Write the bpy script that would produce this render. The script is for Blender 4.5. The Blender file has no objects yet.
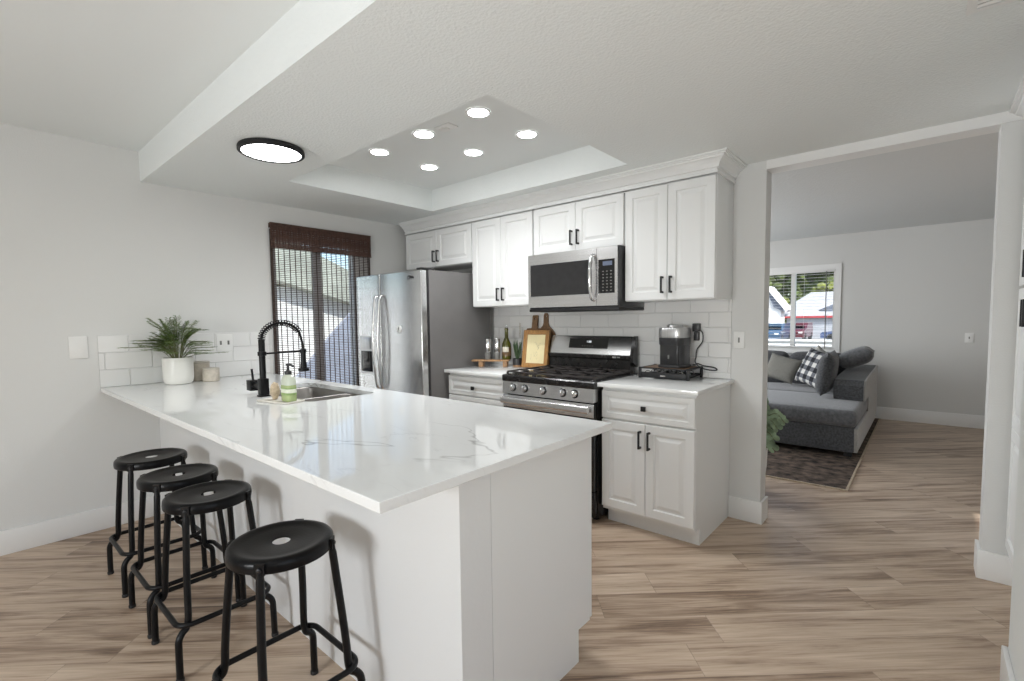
import bpy, bmesh, math, random
from mathutils import Vector, Matrix
random.seed(11)
S = bpy.context.scene
COL = S.collection
R = math.radians

# ------------------------------------------------------------------ camera
CAM = Vector((3.9951, -3.2878, 1.3158))
YAW, PITCH, ROLL, FPX, V0 = R(40.776), R(3.5577), R(-0.7118), 482.0, 349.69
fwd = Vector((-math.sin(YAW) * math.cos(PITCH), math.cos(YAW) * math.cos(PITCH), -math.sin(PITCH)))
rt = Vector((math.cos(YAW), math.sin(YAW), 0)); up = rt.cross(fwd)
r2 = rt * math.cos(ROLL) + up * math.sin(ROLL); u2 = -rt * math.sin(ROLL) + up * math.cos(ROLL)
cd = bpy.data.cameras.new('camera'); cam = bpy.data.objects.new('camera', cd); COL.objects.link(cam)
cam.matrix_world = Matrix(((r2.x, u2.x, -fwd.x, CAM.x), (r2.y, u2.y, -fwd.y, CAM.y), (r2.z, u2.z, -fwd.z, CAM.z), (0, 0, 0, 1)))
cd.sensor_width = 36; cd.lens = FPX * 36 / 1024; cd.shift_y = (V0 - 340.5) / 1024
cd.clip_start = 0.02; cd.clip_end = 500
S.camera = cam

# ------------------------------------------------------------------ world, sun, exposure
W = bpy.data.worlds.new('world'); S.world = W; W.use_nodes = True
wn = W.node_tree; wn.nodes.clear()
sky = wn.nodes.new('ShaderNodeTexSky'); sky.sky_type = 'NISHITA'; sky.sun_disc = False
sky.sun_elevation = R(48); sky.sun_rotation = R(150); sky.air_density = 1.0; sky.dust_density = 2.0
bg = wn.nodes.new('ShaderNodeBackground'); bg.inputs['Strength'].default_value = 0.34
wo = wn.nodes.new('ShaderNodeOutputWorld')
wn.links.new(sky.outputs[0], bg.inputs[0]); wn.links.new(bg.outputs[0], wo.inputs[0])

def light(name, kind, loc, target, power, color=(1, 1, 1), **kw):
    d = bpy.data.lights.new(name, kind); d.energy = power; d.color = color
    for k, v in kw.items(): setattr(d, k, v)
    o = bpy.data.objects.new(name, d); COL.objects.link(o); o.location = loc
    o.rotation_euler = (Vector(target) - Vector(loc)).to_track_quat('-Z', 'Y').to_euler()
    return o
light('sun', 'SUN', (9, -6.5, 9), (0, 0, 0), 5.4, (1.0, .96, .9), angle=R(0.6))
# dining window daylight from behind the camera, then added unseen fill lights
light('dining_window_daylight', 'AREA', (2.75, -5.93, 1.3), (2.75, 0, 1.2), 55, (.96, .985, 1.0), shape='RECTANGLE', size=.8, size_y=.7)
light('lounge_fill', 'AREA', (0.32, 2.3, 1.3), (4, 2.3, 0.9), 72, (.96, .98, 1.0), shape='RECTANGLE', size=2.2, size_y=1.3)  # unseen side source added to brighten the lounge
light('hall_fill', 'AREA', (5.9, -3.6, 1.5), (0, -2.2, 1.1), 5, (.96, .985, 1.0), shape='RECTANGLE', size=1.8, size_y=1.4)  # unseen source added as weak fill from the right
light('ceiling_fill_uplight', 'AREA', (3.95, -3.9, .95), (4.05, -3.2, 3), 17, (.97, .985, 1.0), shape='DISK', size=.4)  # no lamp stands here: added upward fill that brightens the ceilings
RECESSED_STRENGTH, FLUSH_STRENGTH, DOWNLIGHT_WATTS = 24.0, 18.0, 21.5
S.view_settings.view_transform = 'Standard'; S.view_settings.look = 'None'
S.view_settings.exposure = 0.12; S.view_settings.gamma = 1.0; S.view_settings.use_curve_mapping = False
S.render.engine = 'CYCLES'
S.cycles.use_denoising = True; S.cycles.max_bounces = 10; S.cycles.diffuse_bounces = 6; S.cycles.glossy_bounces = 5
S.cycles.transparent_max_bounces = 24; S.cycles.sample_clamp_indirect = 6.0
S.cycles.caustics_reflective = False; S.cycles.caustics_refractive = False

# ------------------------------------------------------------------ materials
M = {}
def nt(m): return m.node_tree.nodes, m.node_tree.links
def mat(name, color, rough=.5, metal=0., noise=None, bump=None, spec=.5, coat=0., sheen=0., stretch=None, trans=0., ior=1.45):
    """Principled material; noise=(scale, amount) varies the colour, bump=(scale, strength) roughens the surface."""
    m = bpy.data.materials.new(name); m.use_nodes = True; n, l = nt(m); b = n['Principled BSDF']
    c = (*color, 1)
    b.inputs['Base Color'].default_value = c; b.inputs['Roughness'].default_value = rough; b.inputs['Metallic'].default_value = metal
    b.inputs['Specular IOR Level'].default_value = spec; b.inputs['Coat Weight'].default_value = coat
    b.inputs['Sheen Weight'].default_value = sheen; b.inputs['Transmission Weight'].default_value = trans; b.inputs['IOR'].default_value = ior
    tc = n.new('ShaderNodeTexCoord'); mp = n.new('ShaderNodeMapping'); l.new(tc.outputs['Object'], mp.inputs[0])
    if stretch: mp.inputs['Scale'].default_value = stretch
    if noise:
        t = n.new('ShaderNodeTexNoise'); t.inputs['Scale'].default_value = noise[0]; t.inputs['Detail'].default_value = 4
        l.new(mp.outputs[0], t.inputs['Vector'])
        mx = n.new('ShaderNodeMix'); mx.data_type = 'RGBA'
        mx.inputs[6].default_value = (*[v * (1 - noise[1]) for v in color], 1); mx.inputs[7].default_value = (*[min(1, v * (1 + noise[1])) for v in color], 1)
        cm_ = n.new('ShaderNodeMapRange'); cm_.inputs['From Min'].default_value = .33; cm_.inputs['From Max'].default_value = .67; l.new(t.outputs['Fac'], cm_.inputs['Value'])
        l.new(cm_.outputs[0], mx.inputs[0]); l.new(mx.outputs[2], b.inputs['Base Color'])
    if bump:
        t2 = n.new('ShaderNodeTexNoise'); t2.inputs['Scale'].default_value = bump[0]; t2.inputs['Detail'].default_value = 3
        l.new(mp.outputs[0], t2.inputs['Vector'])
        bp = n.new('ShaderNodeBump'); bp.inputs['Strength'].default_value = bump[1]; bp.inputs['Distance'].default_value = .01
        l.new(t2.outputs['Fac'], bp.inputs['Height']); l.new(bp.outputs[0], b.inputs['Normal'])
    M[name] = m; return m
def emit(name, color, strength, base=.8):
    m = bpy.data.materials.new(name); m.use_nodes = True; n, l = nt(m); b = n['Principled BSDF']
    b.inputs['Base Color'].default_value = (base, base, base, 1); b.inputs['Emission Color'].default_value = (*color, 1); b.inputs['Emission Strength'].default_value = strength
    M[name] = m; return m
def glass(name, tint=(1, 1, 1)):
    m = bpy.data.materials.new(name); m.use_nodes = True; n, l = nt(m); n.clear()
    o = n.new('ShaderNodeOutputMaterial'); t = n.new('ShaderNodeBsdfTransparent'); g = n.new('ShaderNodeBsdfGlossy'); f = n.new('ShaderNodeFresnel'); x = n.new('ShaderNodeMixShader')
    t.inputs[0].default_value = (*tint, 1); g.inputs['Roughness'].default_value = .02; f.inputs[0].default_value = 1.3
    l.new(f.outputs[0], x.inputs[0]); l.new(t.outputs[0], x.inputs[1]); l.new(g.outputs[0], x.inputs[2]); l.new(x.outputs[0], o.inputs[0])
    M[name] = m; return m

def math_node(n, l, op, a, b=None):
    k = n.new('ShaderNodeMath'); k.operation = op
    for i, v in enumerate((a, b)):
        if v is None: continue
        if isinstance(v, (int, float)): k.inputs[i].default_value = v
        else: l.new(v, k.inputs[i])
    return k.outputs[0]

def plank_floor():
    m = bpy.data.materials.new('oak_planks'); m.use_nodes = True; n, l = nt(m); b = n['Principled BSDF']
    tc = n.new('ShaderNodeTexCoord'); mp = n.new('ShaderNodeMapping'); mp.vector_type = 'POINT'
    mp.inputs['Rotation'].default_value = (0, 0, R(-42.5)); l.new(tc.outputs['Object'], mp.inputs[0])
    sp = n.new('ShaderNodeSeparateXYZ'); l.new(mp.outputs[0], sp.inputs[0])
    u, v = sp.outputs[0], sp.outputs[1]
    row = math_node(n, l, 'FLOOR', math_node(n, l, 'DIVIDE', v, .182))
    wr = n.new('ShaderNodeTexWhiteNoise'); wr.noise_dimensions = '1D'; l.new(row, wr.inputs['W'])
    us = math_node(n, l, 'ADD', math_node(n, l, 'DIVIDE', u, 1.22), math_node(n, l, 'MULTIPLY', wr.outputs['Value'], 7.3))
    col = math_node(n, l, 'FLOOR', us)
    cb = n.new('ShaderNodeCombineXYZ'); l.new(row, cb.inputs[0]); l.new(col, cb.inputs[1])
    wp = n.new('ShaderNodeTexWhiteNoise'); wp.noise_dimensions = '3D'; l.new(cb.outputs[0], wp.inputs['Vector'])
    # grain stretched along the plank, different on every plank
    gv = n.new('ShaderNodeCombineXYZ'); l.new(math_node(n, l, 'MULTIPLY', u, .9), gv.inputs[0]); l.new(math_node(n, l, 'MULTIPLY', v, 11), gv.inputs[1])
    l.new(math_node(n, l, 'MULTIPLY', wp.outputs['Value'], 40), gv.inputs[2])
    g1 = n.new('ShaderNodeTexNoise'); g1.inputs['Scale'].default_value = 1.6; g1.inputs['Detail'].default_value = 6; g1.inputs['Roughness'].default_value = .62; g1.inputs['Distortion'].default_value = .6
    l.new(gv.outputs[0], g1.inputs['Vector'])
    g2 = n.new('ShaderNodeTexNoise'); g2.inputs['Scale'].default_value = 6; g2.inputs['Detail'].default_value = 5; g2.inputs['Roughness'].default_value = .7
    gw = n.new('ShaderNodeCombineXYZ'); l.new(math_node(n, l, 'MULTIPLY', u, .55), gw.inputs[0]); l.new(math_node(n, l, 'MULTIPLY', v, 20), gw.inputs[1]); l.new(math_node(n, l, 'MULTIPLY', wp.outputs['Value'], 90), gw.inputs[2]); l.new(gw.outputs[0], g2.inputs['Vector'])
    f = math_node(n, l, 'ADD', math_node(n, l, 'MULTIPLY', g1.outputs['Fac'], .85), math_node(n, l, 'MULTIPLY', g2.outputs['Fac'], .42))
    f = math_node(n, l, 'ADD', f, math_node(n, l, 'MULTIPLY', wp.outputs['Value'], .13))
    cr = n.new('ShaderNodeValToRGB'); l.new(f, cr.inputs[0]); e = cr.color_ramp
    e.elements[0].position = .46; e.elements[0].color = (.115, .072, .046, 1)
    e.elements[1].position = .90; e.elements[1].color = (.62, .495, .38, 1)
    k = e.elements.new(.58); k.color = (.275, .19, .132, 1)
    k = e.elements.new(.70); k.color = (.465, .35, .257, 1)
    fu = math_node(n, l, 'FRACT', us); fv = math_node(n, l, 'FRACT', math_node(n, l, 'DIVIDE', v, .182))
    ju = math_node(n, l, 'LESS_THAN', fu, .0022); jv = math_node(n, l, 'LESS_THAN', fv, .012)
    j = math_node(n, l, 'MAXIMUM', ju, jv)
    mx = n.new('ShaderNodeMix'); mx.data_type = 'RGBA'; mx.inputs[7].default_value = (.12, .085, .065, 1)
    l.new(math_node(n, l, 'MULTIPLY', j, .45), mx.inputs[0]); l.new(cr.outputs[0], mx.inputs[6]); l.new(mx.outputs[2], b.inputs['Base Color'])
    b.inputs['Roughness'].default_value = .36; b.inputs['Specular IOR Level'].default_value = .45
    bm_ = n.new('ShaderNodeBump'); bm_.inputs['Strength'].default_value = .12; bm_.inputs['Distance'].default_value = .004
    l.new(g2.outputs['Fac'], bm_.inputs['Height']); l.new(bm_.outputs[0], b.inputs['Normal'])
    M['oak_planks'] = m
plank_floor()

def quartz():
    m = bpy.data.materials.new('quartz'); m.use_nodes = True; n, l = nt(m); b = n['Principled BSDF']
    tc = n.new('ShaderNodeTexCoord'); mp = n.new('ShaderNodeMapping'); l.new(tc.outputs['Object'], mp.inputs[0])
    mp.inputs['Rotation'].default_value = (0, 0, R(28)); mp.inputs['Scale'].default_value = (.55, 1.5, 1); mp.inputs['Location'].default_value = (.37, .11, 0)
    def vein(scale, width, seed, dist):
        t = n.new('ShaderNodeTexNoise'); t.noise_dimensions = '4D'; t.inputs['W'].default_value = seed
        t.inputs['Scale'].default_value = scale; t.inputs['Detail'].default_value = 5; t.inputs['Roughness'].default_value = .6; t.inputs['Distortion'].default_value = dist
        l.new(mp.outputs[0], t.inputs['Vector'])
        d = math_node(n, l, 'ABSOLUTE', math_node(n, l, 'SUBTRACT', t.outputs['Fac'], .5))
        r = n.new('ShaderNodeMapRange'); r.inputs['From Min'].default_value = 0; r.inputs['From Max'].default_value = width; r.inputs['To Min'].default_value = 1; r.inputs['To Max'].default_value = 0
        l.new(d, r.inputs['Value'])
        k = n.new('ShaderNodeTexNoise'); k.inputs['Scale'].default_value = scale * 1.5; l.new(tc.outputs['Object'], k.inputs['Vector'])
        mr = n.new('ShaderNodeMapRange'); mr.inputs['From Min'].default_value = .50; mr.inputs['From Max'].default_value = .62; l.new(k.outputs['Fac'], mr.inputs['Value'])
        return math_node(n, l, 'MULTIPLY', r.outputs[0], mr.outputs[0])
    v = math_node(n, l, 'MAXIMUM', vein(.85, .0055, 5.3, .5), math_node(n, l, 'MULTIPLY', vein(2.1, .012, 8.7, .8), .28))
    mx = n.new('ShaderNodeMix'); mx.data_type = 'RGBA'; mx.inputs[6].default_value = (.79, .80, .795, 1); mx.inputs[7].default_value = (.36, .36, .36, 1)
    l.new(math_node(n, l, 'MULTIPLY', v, .8), mx.inputs[0]); l.new(mx.outputs[2], b.inputs['Base Color'])
    b.inputs['Roughness'].default_value = .045; b.inputs['Specular IOR Level'].default_value = .55
    M['quartz'] = m
quartz()

def tiles(name, horiz, tw, th, off_u, off_v):
    """White glazed subway tile; horiz = 'x' or 'y', the wall's horizontal axis."""
    m = bpy.data.materials.new(name); m.use_nodes = True; n, l = nt(m); b = n['Principled BSDF']
    tc = n.new('ShaderNodeTexCoord'); sp = n.new('ShaderNodeSeparateXYZ'); l.new(tc.outputs['Object'], sp.inputs[0])
    cb = n.new('ShaderNodeCombineXYZ')
    l.new(math_node(n, l, 'ADD', sp.outputs[0 if horiz == 'x' else 1], off_u), cb.inputs[0]); l.new(math_node(n, l, 'ADD', sp.outputs[2], off_v), cb.inputs[1])
    br = n.new('ShaderNodeTexBrick'); l.new(cb.outputs[0], br.inputs['Vector'])
    br.inputs['Scale'].default_value = 1; br.inputs['Brick Width'].default_value = tw; br.inputs['Row Height'].default_value = th
    br.inputs['Mortar Size'].default_value = .0045; br.inputs['Mortar Smooth'].default_value = .75; br.inputs['Bias'].default_value = 0
    br.inputs['Color1'].default_value = (.80, .80, .79, 1); br.inputs['Color2'].default_value = (.76, .76, .75, 1); br.inputs['Mortar'].default_value = (.74, .74, .735, 1)
    l.new(br.outputs['Color'], b.inputs['Base Color']); b.inputs['Roughness'].default_value = .08
    nz = n.new('ShaderNodeTexNoise'); nz.inputs['Scale'].default_value = 9; l.new(tc.outputs['Object'], nz.inputs['Vector'])
    h = math_node(n, l, 'SUBTRACT', math_node(n, l, 'MULTIPLY', nz.outputs['Fac'], .5), br.outputs['Fac'])
    bp = n.new('ShaderNodeBump'); bp.inputs['Strength'].default_value = .6; bp.inputs['Distance'].default_value = .008
    l.new(h, bp.inputs['Height']); l.new(bp.outputs[0], b.inputs['Normal'])
    M[name] = m
tiles('subway_tile_range', 'x', .251, .1, .118, .051)
tiles('subway_tile_bar', 'y', .251, .1115, .274 + 2.51, .0895)

def gingham():
    m = bpy.data.materials.new('buffalo_check'); m.use_nodes = True; n, l = nt(m); b = n['Principled BSDF']
    tc = n.new('ShaderNodeTexCoord'); sp = n.new('ShaderNodeSeparateXYZ'); l.new(tc.outputs['UV'], sp.inputs[0])
    a = math_node(n, l, 'GREATER_THAN', math_node(n, l, 'FRACT', math_node(n, l, 'MULTIPLY', sp.outputs[0], 4.0)), .5)
    c = math_node(n, l, 'GREATER_THAN', math_node(n, l, 'FRACT', math_node(n, l, 'MULTIPLY', sp.outputs[1], 4.0)), .5)
    r = n.new('ShaderNodeValToRGB'); l.new(math_node(n, l, 'MULTIPLY', math_node(n, l, 'ADD', a, c), .5), r.inputs[0])
    r.color_ramp.interpolation = 'CONSTANT'; e = r.color_ramp.elements
    e[0].position = 0; e[0].color = (.62, .61, .58, 1); e[1].position = .75; e[1].color = (.012, .013, .018, 1)
    k = e.new(.25); k.color = (.13, .135, .15, 1)
    l.new(r.outputs[0], b.inputs['Base Color']); b.inputs['Roughness'].default_value = .9
    M['buffalo_check'] = m
gingham()

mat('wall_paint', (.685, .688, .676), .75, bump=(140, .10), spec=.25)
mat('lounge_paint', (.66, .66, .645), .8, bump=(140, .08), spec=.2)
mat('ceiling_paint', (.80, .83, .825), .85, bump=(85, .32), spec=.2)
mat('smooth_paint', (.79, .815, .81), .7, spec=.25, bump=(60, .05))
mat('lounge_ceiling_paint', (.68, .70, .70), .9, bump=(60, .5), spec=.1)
mat('white_trim', (.80, .80, .79), .42, bump=(40, .02))
mat('cabinet_white', (.79, .80, .795), .36, bump=(30, .015))
mat('panel_white', (.76, .77, .77), .5, bump=(60, .04))
mat('black_metal', (.004, .004, .0045), .36, bump=(200, .05), spec=.3)
mat('black_seat', (.004, .004, .0045), .3, bump=(120, .04), spec=.22)
mat('matte_black', (.011, .011, .012), .5, noise=(60, .2))
mat('black_gloss', (.009, .009, .01), .08, spec=.6, noise=(20, .2))
mat('black_enamel', (.014, .013, .013), .22, noise=(30, .2))
mat('cast_iron', (.035, .03, .029), .6, bump=(250, .2))
mat('steel', (.74, .74, .745), .27, 1.0, noise=(3, .06), stretch=(1, 1, 60))
mat('steel_door', (.74, .745, .75), .2, 1.0, noise=(2, .05), stretch=(1, 1, 80), bump=(3, .02))
mat('steel_brushed', (.55, .55, .555), .3, 1.0, noise=(4, .08), stretch=(40, 40, 1))
mat('chrome', (.78, .78, .79), .1, 1.0, noise=(5, .03))
mat('fridge_side', (.155, .15, .148), .42, noise=(5, .05), bump=(180, .05))
mat('dark_plastic', (.03, .03, .032), .35, noise=(40, .2))
mat('microwave_glass', (.022, .022, .023), .09, spec=.6, noise=(20, .1))
mat('sink_steel', (.30, .285, .27), .34, 1.0, noise=(8, .15))
mat('ceramic_white', (.80, .79, .75), .3, noise=(9, .04))
mat('ceramic_beige', (.52, .47, .40), .55, noise=(40, .10))
mat('lid_grey', (.50, .46, .40), .5, noise=(30, .08))
mat('soil', (.05, .035, .025), .95, noise=(60, .4))
mat('fern_green', (.14, .215, .055), .55, noise=(25, .45))
mat('stem_green', (.16, .17, .075), .6, noise=(30, .3))
mat('euc_green', (.27, .35, .22), .6, noise=(14, .35))
mat('succulent_green', (.05, .085, .04), .5, noise=(60, .6), stretch=(1, 1, 3))
mat('soap_green', (.36, .44, .20), .18, noise=(12, .1))
mat('soap_clear', (.58, .62, .52), .15, noise=(12, .06))
mat('label_pale', (.72, .74, .62), .5, noise=(60, .08))
mat('label_green', (.25, .36, .12), .5, noise=(60, .1))
mat('stone_tray', (.66, .63, .57), .45, noise=(30, .08))
mat('sponge_pink', (.52, .42, .30), .9, noise=(50, .25), bump=(120, .5))
mat('bamboo_dark', (.07, .034, .024), .6, noise=(45, .5), stretch=(1, 1, 6))
mat('bamboo_slat', (.10, .07, .06), .6, noise=(45, .4), stretch=(1, 2, 8))
mat('thread', (.05, .035, .03), .9, noise=(60, .3))
mat('door_bronze', (.32, .32, .33), .45, noise=(20, .1))
mat('wood_light', (.36, .21, .105), .5, noise=(14, .35), stretch=(3, 14, 3))
mat('wood_walnut', (.20, .115, .06), .5, noise=(16, .4), stretch=(14, 3, 2.5))
mat('wood_frame', (.36, .185, .062), .42, noise=(14, .3), stretch=(12, 4, 2))
mat('paper_cream', (.80, .70, .42), .8, noise=(5, .08))
mat('ink', (.30, .27, .18), .9, noise=(30, .3))
mat('olive_glass', (.062, .062, .008), .07, spec=.7, noise=(8, .5))
mat('label_white', (.66, .62, .52), .6, noise=(40, .15))
mat('label_dark', (.12, .07, .03), .5, noise=(60, .5))
mat('white_plastic', (.80, .80, .785), .35, noise=(8, .02))
mat('slot_dark', (.18, .18, .17), .6, noise=(8, .1))
mat('sofa_fabric', (.068, .070, .075), .95, noise=(60, .35), bump=(160, .3), sheen=.25)
mat('sofa_side_lit', (.30, .29, .27), .95, noise=(25, .12), bump=(160, .2), sheen=.5)  # outer side made paler: light on the fabric put into the colour
mat('sofa_seat_lit', (.105, .108, .115), .95, noise=(40, .25), bump=(160, .25), sheen=.35)  # window sheen on the seat tops put into the colour
mat('pillow_taupe', (.20, .195, .175), .95, noise=(120, .2), bump=(150, .3))
mat('pillow_pale', (.42, .42, .40), .95, noise=(30, .35))
mat('rug_brown', (.085, .06, .045), 1.0, noise=(13, .85), bump=(200, .6))
mat('rug_edge', (.42, .34, .25), .95, noise=(60, .2))
mat('foam_dark', (.02, .02, .02), .9, noise=(20, .2))
mat('stucco_white', (.84, .84, .82), .9, bump=(60, .3))
mat('concrete', (.60, .59, .56), .9, noise=(6, .15))
mat('asphalt', (.26, .26, .27), .95, noise=(8, .15))
mat('lawn', (.20, .25, .09), 1.0, noise=(8, .4))
mat('hedge', (.30, .34, .22), .9, noise=(5, .4), bump=(14, .8))
mat('tree_dark', (.075, .10, .03), .9, noise=(1.5, .7), bump=(5, 1.0))
mat('tree_light', (.17, .19, .05), .9, noise=(2, .6), bump=(5, 1.0))
mat('bark', (.20, .14, .09), .9, noise=(10, .3))
mat('roof_grey', (.40, .40, .41), .9, noise=(3, .12))
mat('roof_slate', (.14, .16, .20), .9, noise=(4, .2))
mat('roof_sage', (.40, .42, .36), .9, noise=(3, .2))
mat('fascia_red', (.42, .06, .07), .6, noise=(3, .15))
mat('siding', (.46, .48, .52), .8, noise=(2, .04))
mat('car_blue', (.05, .10, .17), .3, coat=.6, noise=(3, .1))
mat('car_navy', (.07, .10, .20), .3, coat=.6, noise=(3, .1))
mat('car_red', (.12, .025, .035), .3, coat=.6, noise=(3, .1))
mat('tyre', (.02, .02, .02), .8, noise=(10, .2))
mat('shadow_slate', (.30, .33, .40), .7, noise=(4, .1))  # blue shadow tone for the added panel on the patio side
emit('lamp_disc', (.98, .99, 1.0), RECESSED_STRENGTH); emit('flush_disc', (.98, .99, 1.0), FLUSH_STRENGTH)
emit('display_blue', (.5, .65, 1), .18, .02); emit('display_white', (.9, .95, 1), .8, .02)
glass('pane_glass', (.94, .96, .96)); glass('clear_glass', (.9, .92, .9))

# ------------------------------------------------------------------ mesh helpers
WL = {}
class MB:
    """Collects shapes in world coordinates, then links them as ONE mesh object."""
    def __init__(s): s.bm = bmesh.new(); s.uv = None
    def box(s, lo, hi, bev=0., seg=2):
        lo, hi = Vector(lo), Vector(hi)
        vs = [s.bm.verts.new((hi.x if i & 1 else lo.x, hi.y if i & 2 else lo.y, hi.z if i & 4 else lo.z)) for i in range(8)]
        fs = [s.bm.faces.new([vs[i] for i in q]) for q in ((0, 2, 3, 1), (4, 5, 7, 6), (0, 1, 5, 4), (2, 6, 7, 3), (0, 4, 6, 2), (1, 3, 7, 5))]
        if bev > 0:
            es = list({e for f in fs for e in f.edges})
            bmesh.ops.bevel(s.bm, geom=es, offset=min(bev, .49 * min(hi - lo)), segments=seg, affect='EDGES', profile=.5)
        return s
    def tube(s, pts, r, n=10, closed=False, flat=None):
        pts = [Vector(p) for p in pts]; N = len(pts)
        rs = r if isinstance(r, (list, tuple)) else [r] * N
        rings = []; prev = None
        for i, p in enumerate(pts):
            if closed: t = (pts[(i + 1) % N] - pts[i - 1]).normalized()
            else: t = (pts[min(i + 1, N - 1)] - pts[max(i - 1, 0)]).normalized()
            if prev is None:
                a = Vector((0, 0, 1)) if abs(t.z) < .9 else Vector((1, 0, 0)); x = t.cross(a).normalized()
            else:
                x = (prev - t * prev.dot(t)).normalized()
            prev = x; y = t.cross(x)
            rings.append([s.bm.verts.new(p + (x * math.cos(2 * math.pi * k / n) + y * math.sin(2 * math.pi * k / n)) * rs[i]) for k in range(n)])
        M_ = N if closed else N - 1
        for i in range(M_):
            a, b = rings[i], rings[(i + 1) % N]
            for k in range(n): s.bm.faces.new((a[k], a[(k + 1) % n], b[(k + 1) % n], b[k]))
        if not closed: s.bm.faces.new(rings[0][::-1]); s.bm.faces.new(rings[-1])
        return s
    def lathe(s, prof, c=(0, 0, 0), n=32, cap0=True, cap1=True, sx=1, sy=1):
        c = Vector(c); rings = []
        for r, z in prof:
            rings.append([s.bm.verts.new(c + Vector((r * sx * math.cos(2 * math.pi * k / n), r * sy * math.sin(2 * math.pi * k / n), z))) for k in range(n)])
        for a, b in zip(rings, rings[1:]):
            for k in range(n): s.bm.faces.new((a[k], a[(k + 1) % n], b[(k + 1) % n], b[k]))
        if cap0: s.bm.faces.new(rings[0][::-1])
        if cap1: s.bm.faces.new(rings[-1])
        return s
    def loops(s, loops, cap0=False, cap1=True):
        rings = [[s.bm.verts.new(p) for p in lp] for lp in loops]
        for a, b in zip(rings, rings[1:]):
            n = len(a)
            for k in range(n): s.bm.faces.new((a[k], a[(k + 1) % n], b[(k + 1) % n], b[k]))
        if cap0: s.bm.faces.new(rings[0][::-1])
        if cap1: s.bm.faces.new(rings[-1])
        return s
    def prism(s, poly, f, d0, d1):
        """poly of (a, b) pairs swept from d0 to d1; f(a, b, d) gives the point."""
        return s.loops([[f(a, b, d0) for a, b in poly], [f(a, b, d1) for a, b in poly]], True, True)
    def plate(s, outer, holes, f, d0, d1):
        top = []
        for lp in [outer] + holes:
            vs = [s.bm.verts.new(f(a, b, d0)) for a, b in lp]; top.append(vs)
        es = [s.bm.edges.new((vs[i], vs[(i + 1) % len(vs)])) for vs in top for i in range(len(vs))]
        r = bmesh.ops.triangle_fill(s.bm, edges=es, use_beauty=True)
        fs = [g for g in r['geom'] if isinstance(g, bmesh.types.BMFace)]
        bot = {}
        for vs, lp in zip(top, [outer] + holes):
            for v, (a, b) in zip(vs, lp): bot[v] = s.bm.verts.new(f(a, b, d1))
        for fc in fs: s.bm.faces.new([bot[v] for v in reversed(fc.verts)])
        for vs in top:
            for i in range(len(vs)):
                a, b = vs[i], vs[(i + 1) % len(vs)]; s.bm.faces.new((a, b, bot[b], bot[a]))
        return s
    def leaf(s, p, d, nrm, L, w, fold=.15):
        d = d.normalized(); sd = d.cross(nrm)
        if sd.length < 1e-4: sd = d.cross(Vector((.3, .5, .8)))
        sd.normalize(); n2 = sd.cross(d)
        q = [p, p + d * L * .45 + sd * w + n2 * w * fold, p + d * L, p + d * L * .45 - sd * w + n2 * w * fold]; m_ = p + d * L * .45
        v = [s.bm.verts.new(x) for x in q] + [s.bm.verts.new(m_)]
        for a, b in ((0, 1), (1, 2), (2, 3), (3, 0)): s.bm.faces.new((v[a], v[b], v[4]))
        return s
    def build(s, name, m, parent=None, loc=None, smooth=True, ang=38, xf=None):
        if xf is not None: bmesh.ops.transform(s.bm, matrix=xf, verts=s.bm.verts)
        bmesh.ops.recalc_face_normals(s.bm, faces=s.bm.faces)
        base = Vector((0, 0, 0))
        if parent is not None: base = WL[parent]
        elif loc is not None: base = Vector(loc)
        for v in s.bm.verts: v.co -= base
        me = bpy.data.meshes.new(name); s.bm.to_mesh(me); s.bm.free()
        if smooth:
            for p in me.polygons: p.use_smooth = True
            me.set_sharp_from_angle(angle=R(ang))
        me.materials.append(M[m]); o = bpy.data.objects.new(name, me); COL.objects.link(o)
        WL[o] = base.copy()
        if parent is not None: o.parent = parent
        else: o.location = base
        return o

def tag(o, label, cat, group=None):
    o['label'] = label; o['category'] = cat
    if group: o['group'] = group
    return o
def thing(name, label, cat, loc, group=None):
    o = bpy.data.objects.new(name, None); COL.objects.link(o); o.location = loc; o.empty_display_size = .05; WL[o] = Vector(loc)
    return tag(o, label, cat, group)
def struct(o, label=None):
    o['kind'] = 'structure'
    if label: o['label'] = label
    return o
def copy_tree(root, loc, label):
    c = root.copy(); COL.objects.link(c); c.location = loc; c['label'] = label
    for ch in list(root.children):
        d = ch.copy(); COL.objects.link(d); d.parent = c
        for g in list(ch.children):
            e = g.copy(); COL.objects.link(e); e.parent = d
    return c
def rect(a0, a1, b0, b1): return [(a0, b0), (a1, b0), (a1, b1), (a0, b1)]
def rrect(a0, a1, b0, b1, r, k=5):
    out = []
    for cx, cy, s0 in ((a1 - r, b1 - r, 0), (a0 + r, b1 - r, 90), (a0 + r, b0 + r, 180), (a1 - r, b0 + r, 270)):
        for i in range(k + 1):
            t = R(s0 + 90 * i / k); out.append((cx + r * math.cos(t), cy + r * math.sin(t)))
    return out
def smooth_path(pts, k=6):
    """Catmull-Rom through pts."""
    P = [Vector(p) for p in pts]; P = [P[0] * 2 - P[1]] + P + [P[-1] * 2 - P[-2]]; out = []
    for i in range(1, len(P) - 2):
        for j in range(k):
            t = j / k; a, b, c, d = P[i - 1:i + 3]
            out.append(.5 * ((2 * b) + (c - a) * t + (2 * a - 5 * b + 4 * c - d) * t * t + (3 * b - a - 3 * c + d) * t ** 3))
    return out + [P[-2]]
FX = lambda a, b, d: Vector((d, a, b))      # plate in the plane x = d, a = y, b = z
FY = lambda a, b, d: Vector((a, d, b))      # plate in the plane y = d, a = x, b = z
FZ = lambda a, b, d: Vector((a, b, d))      # plate in the plane z = d

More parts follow.
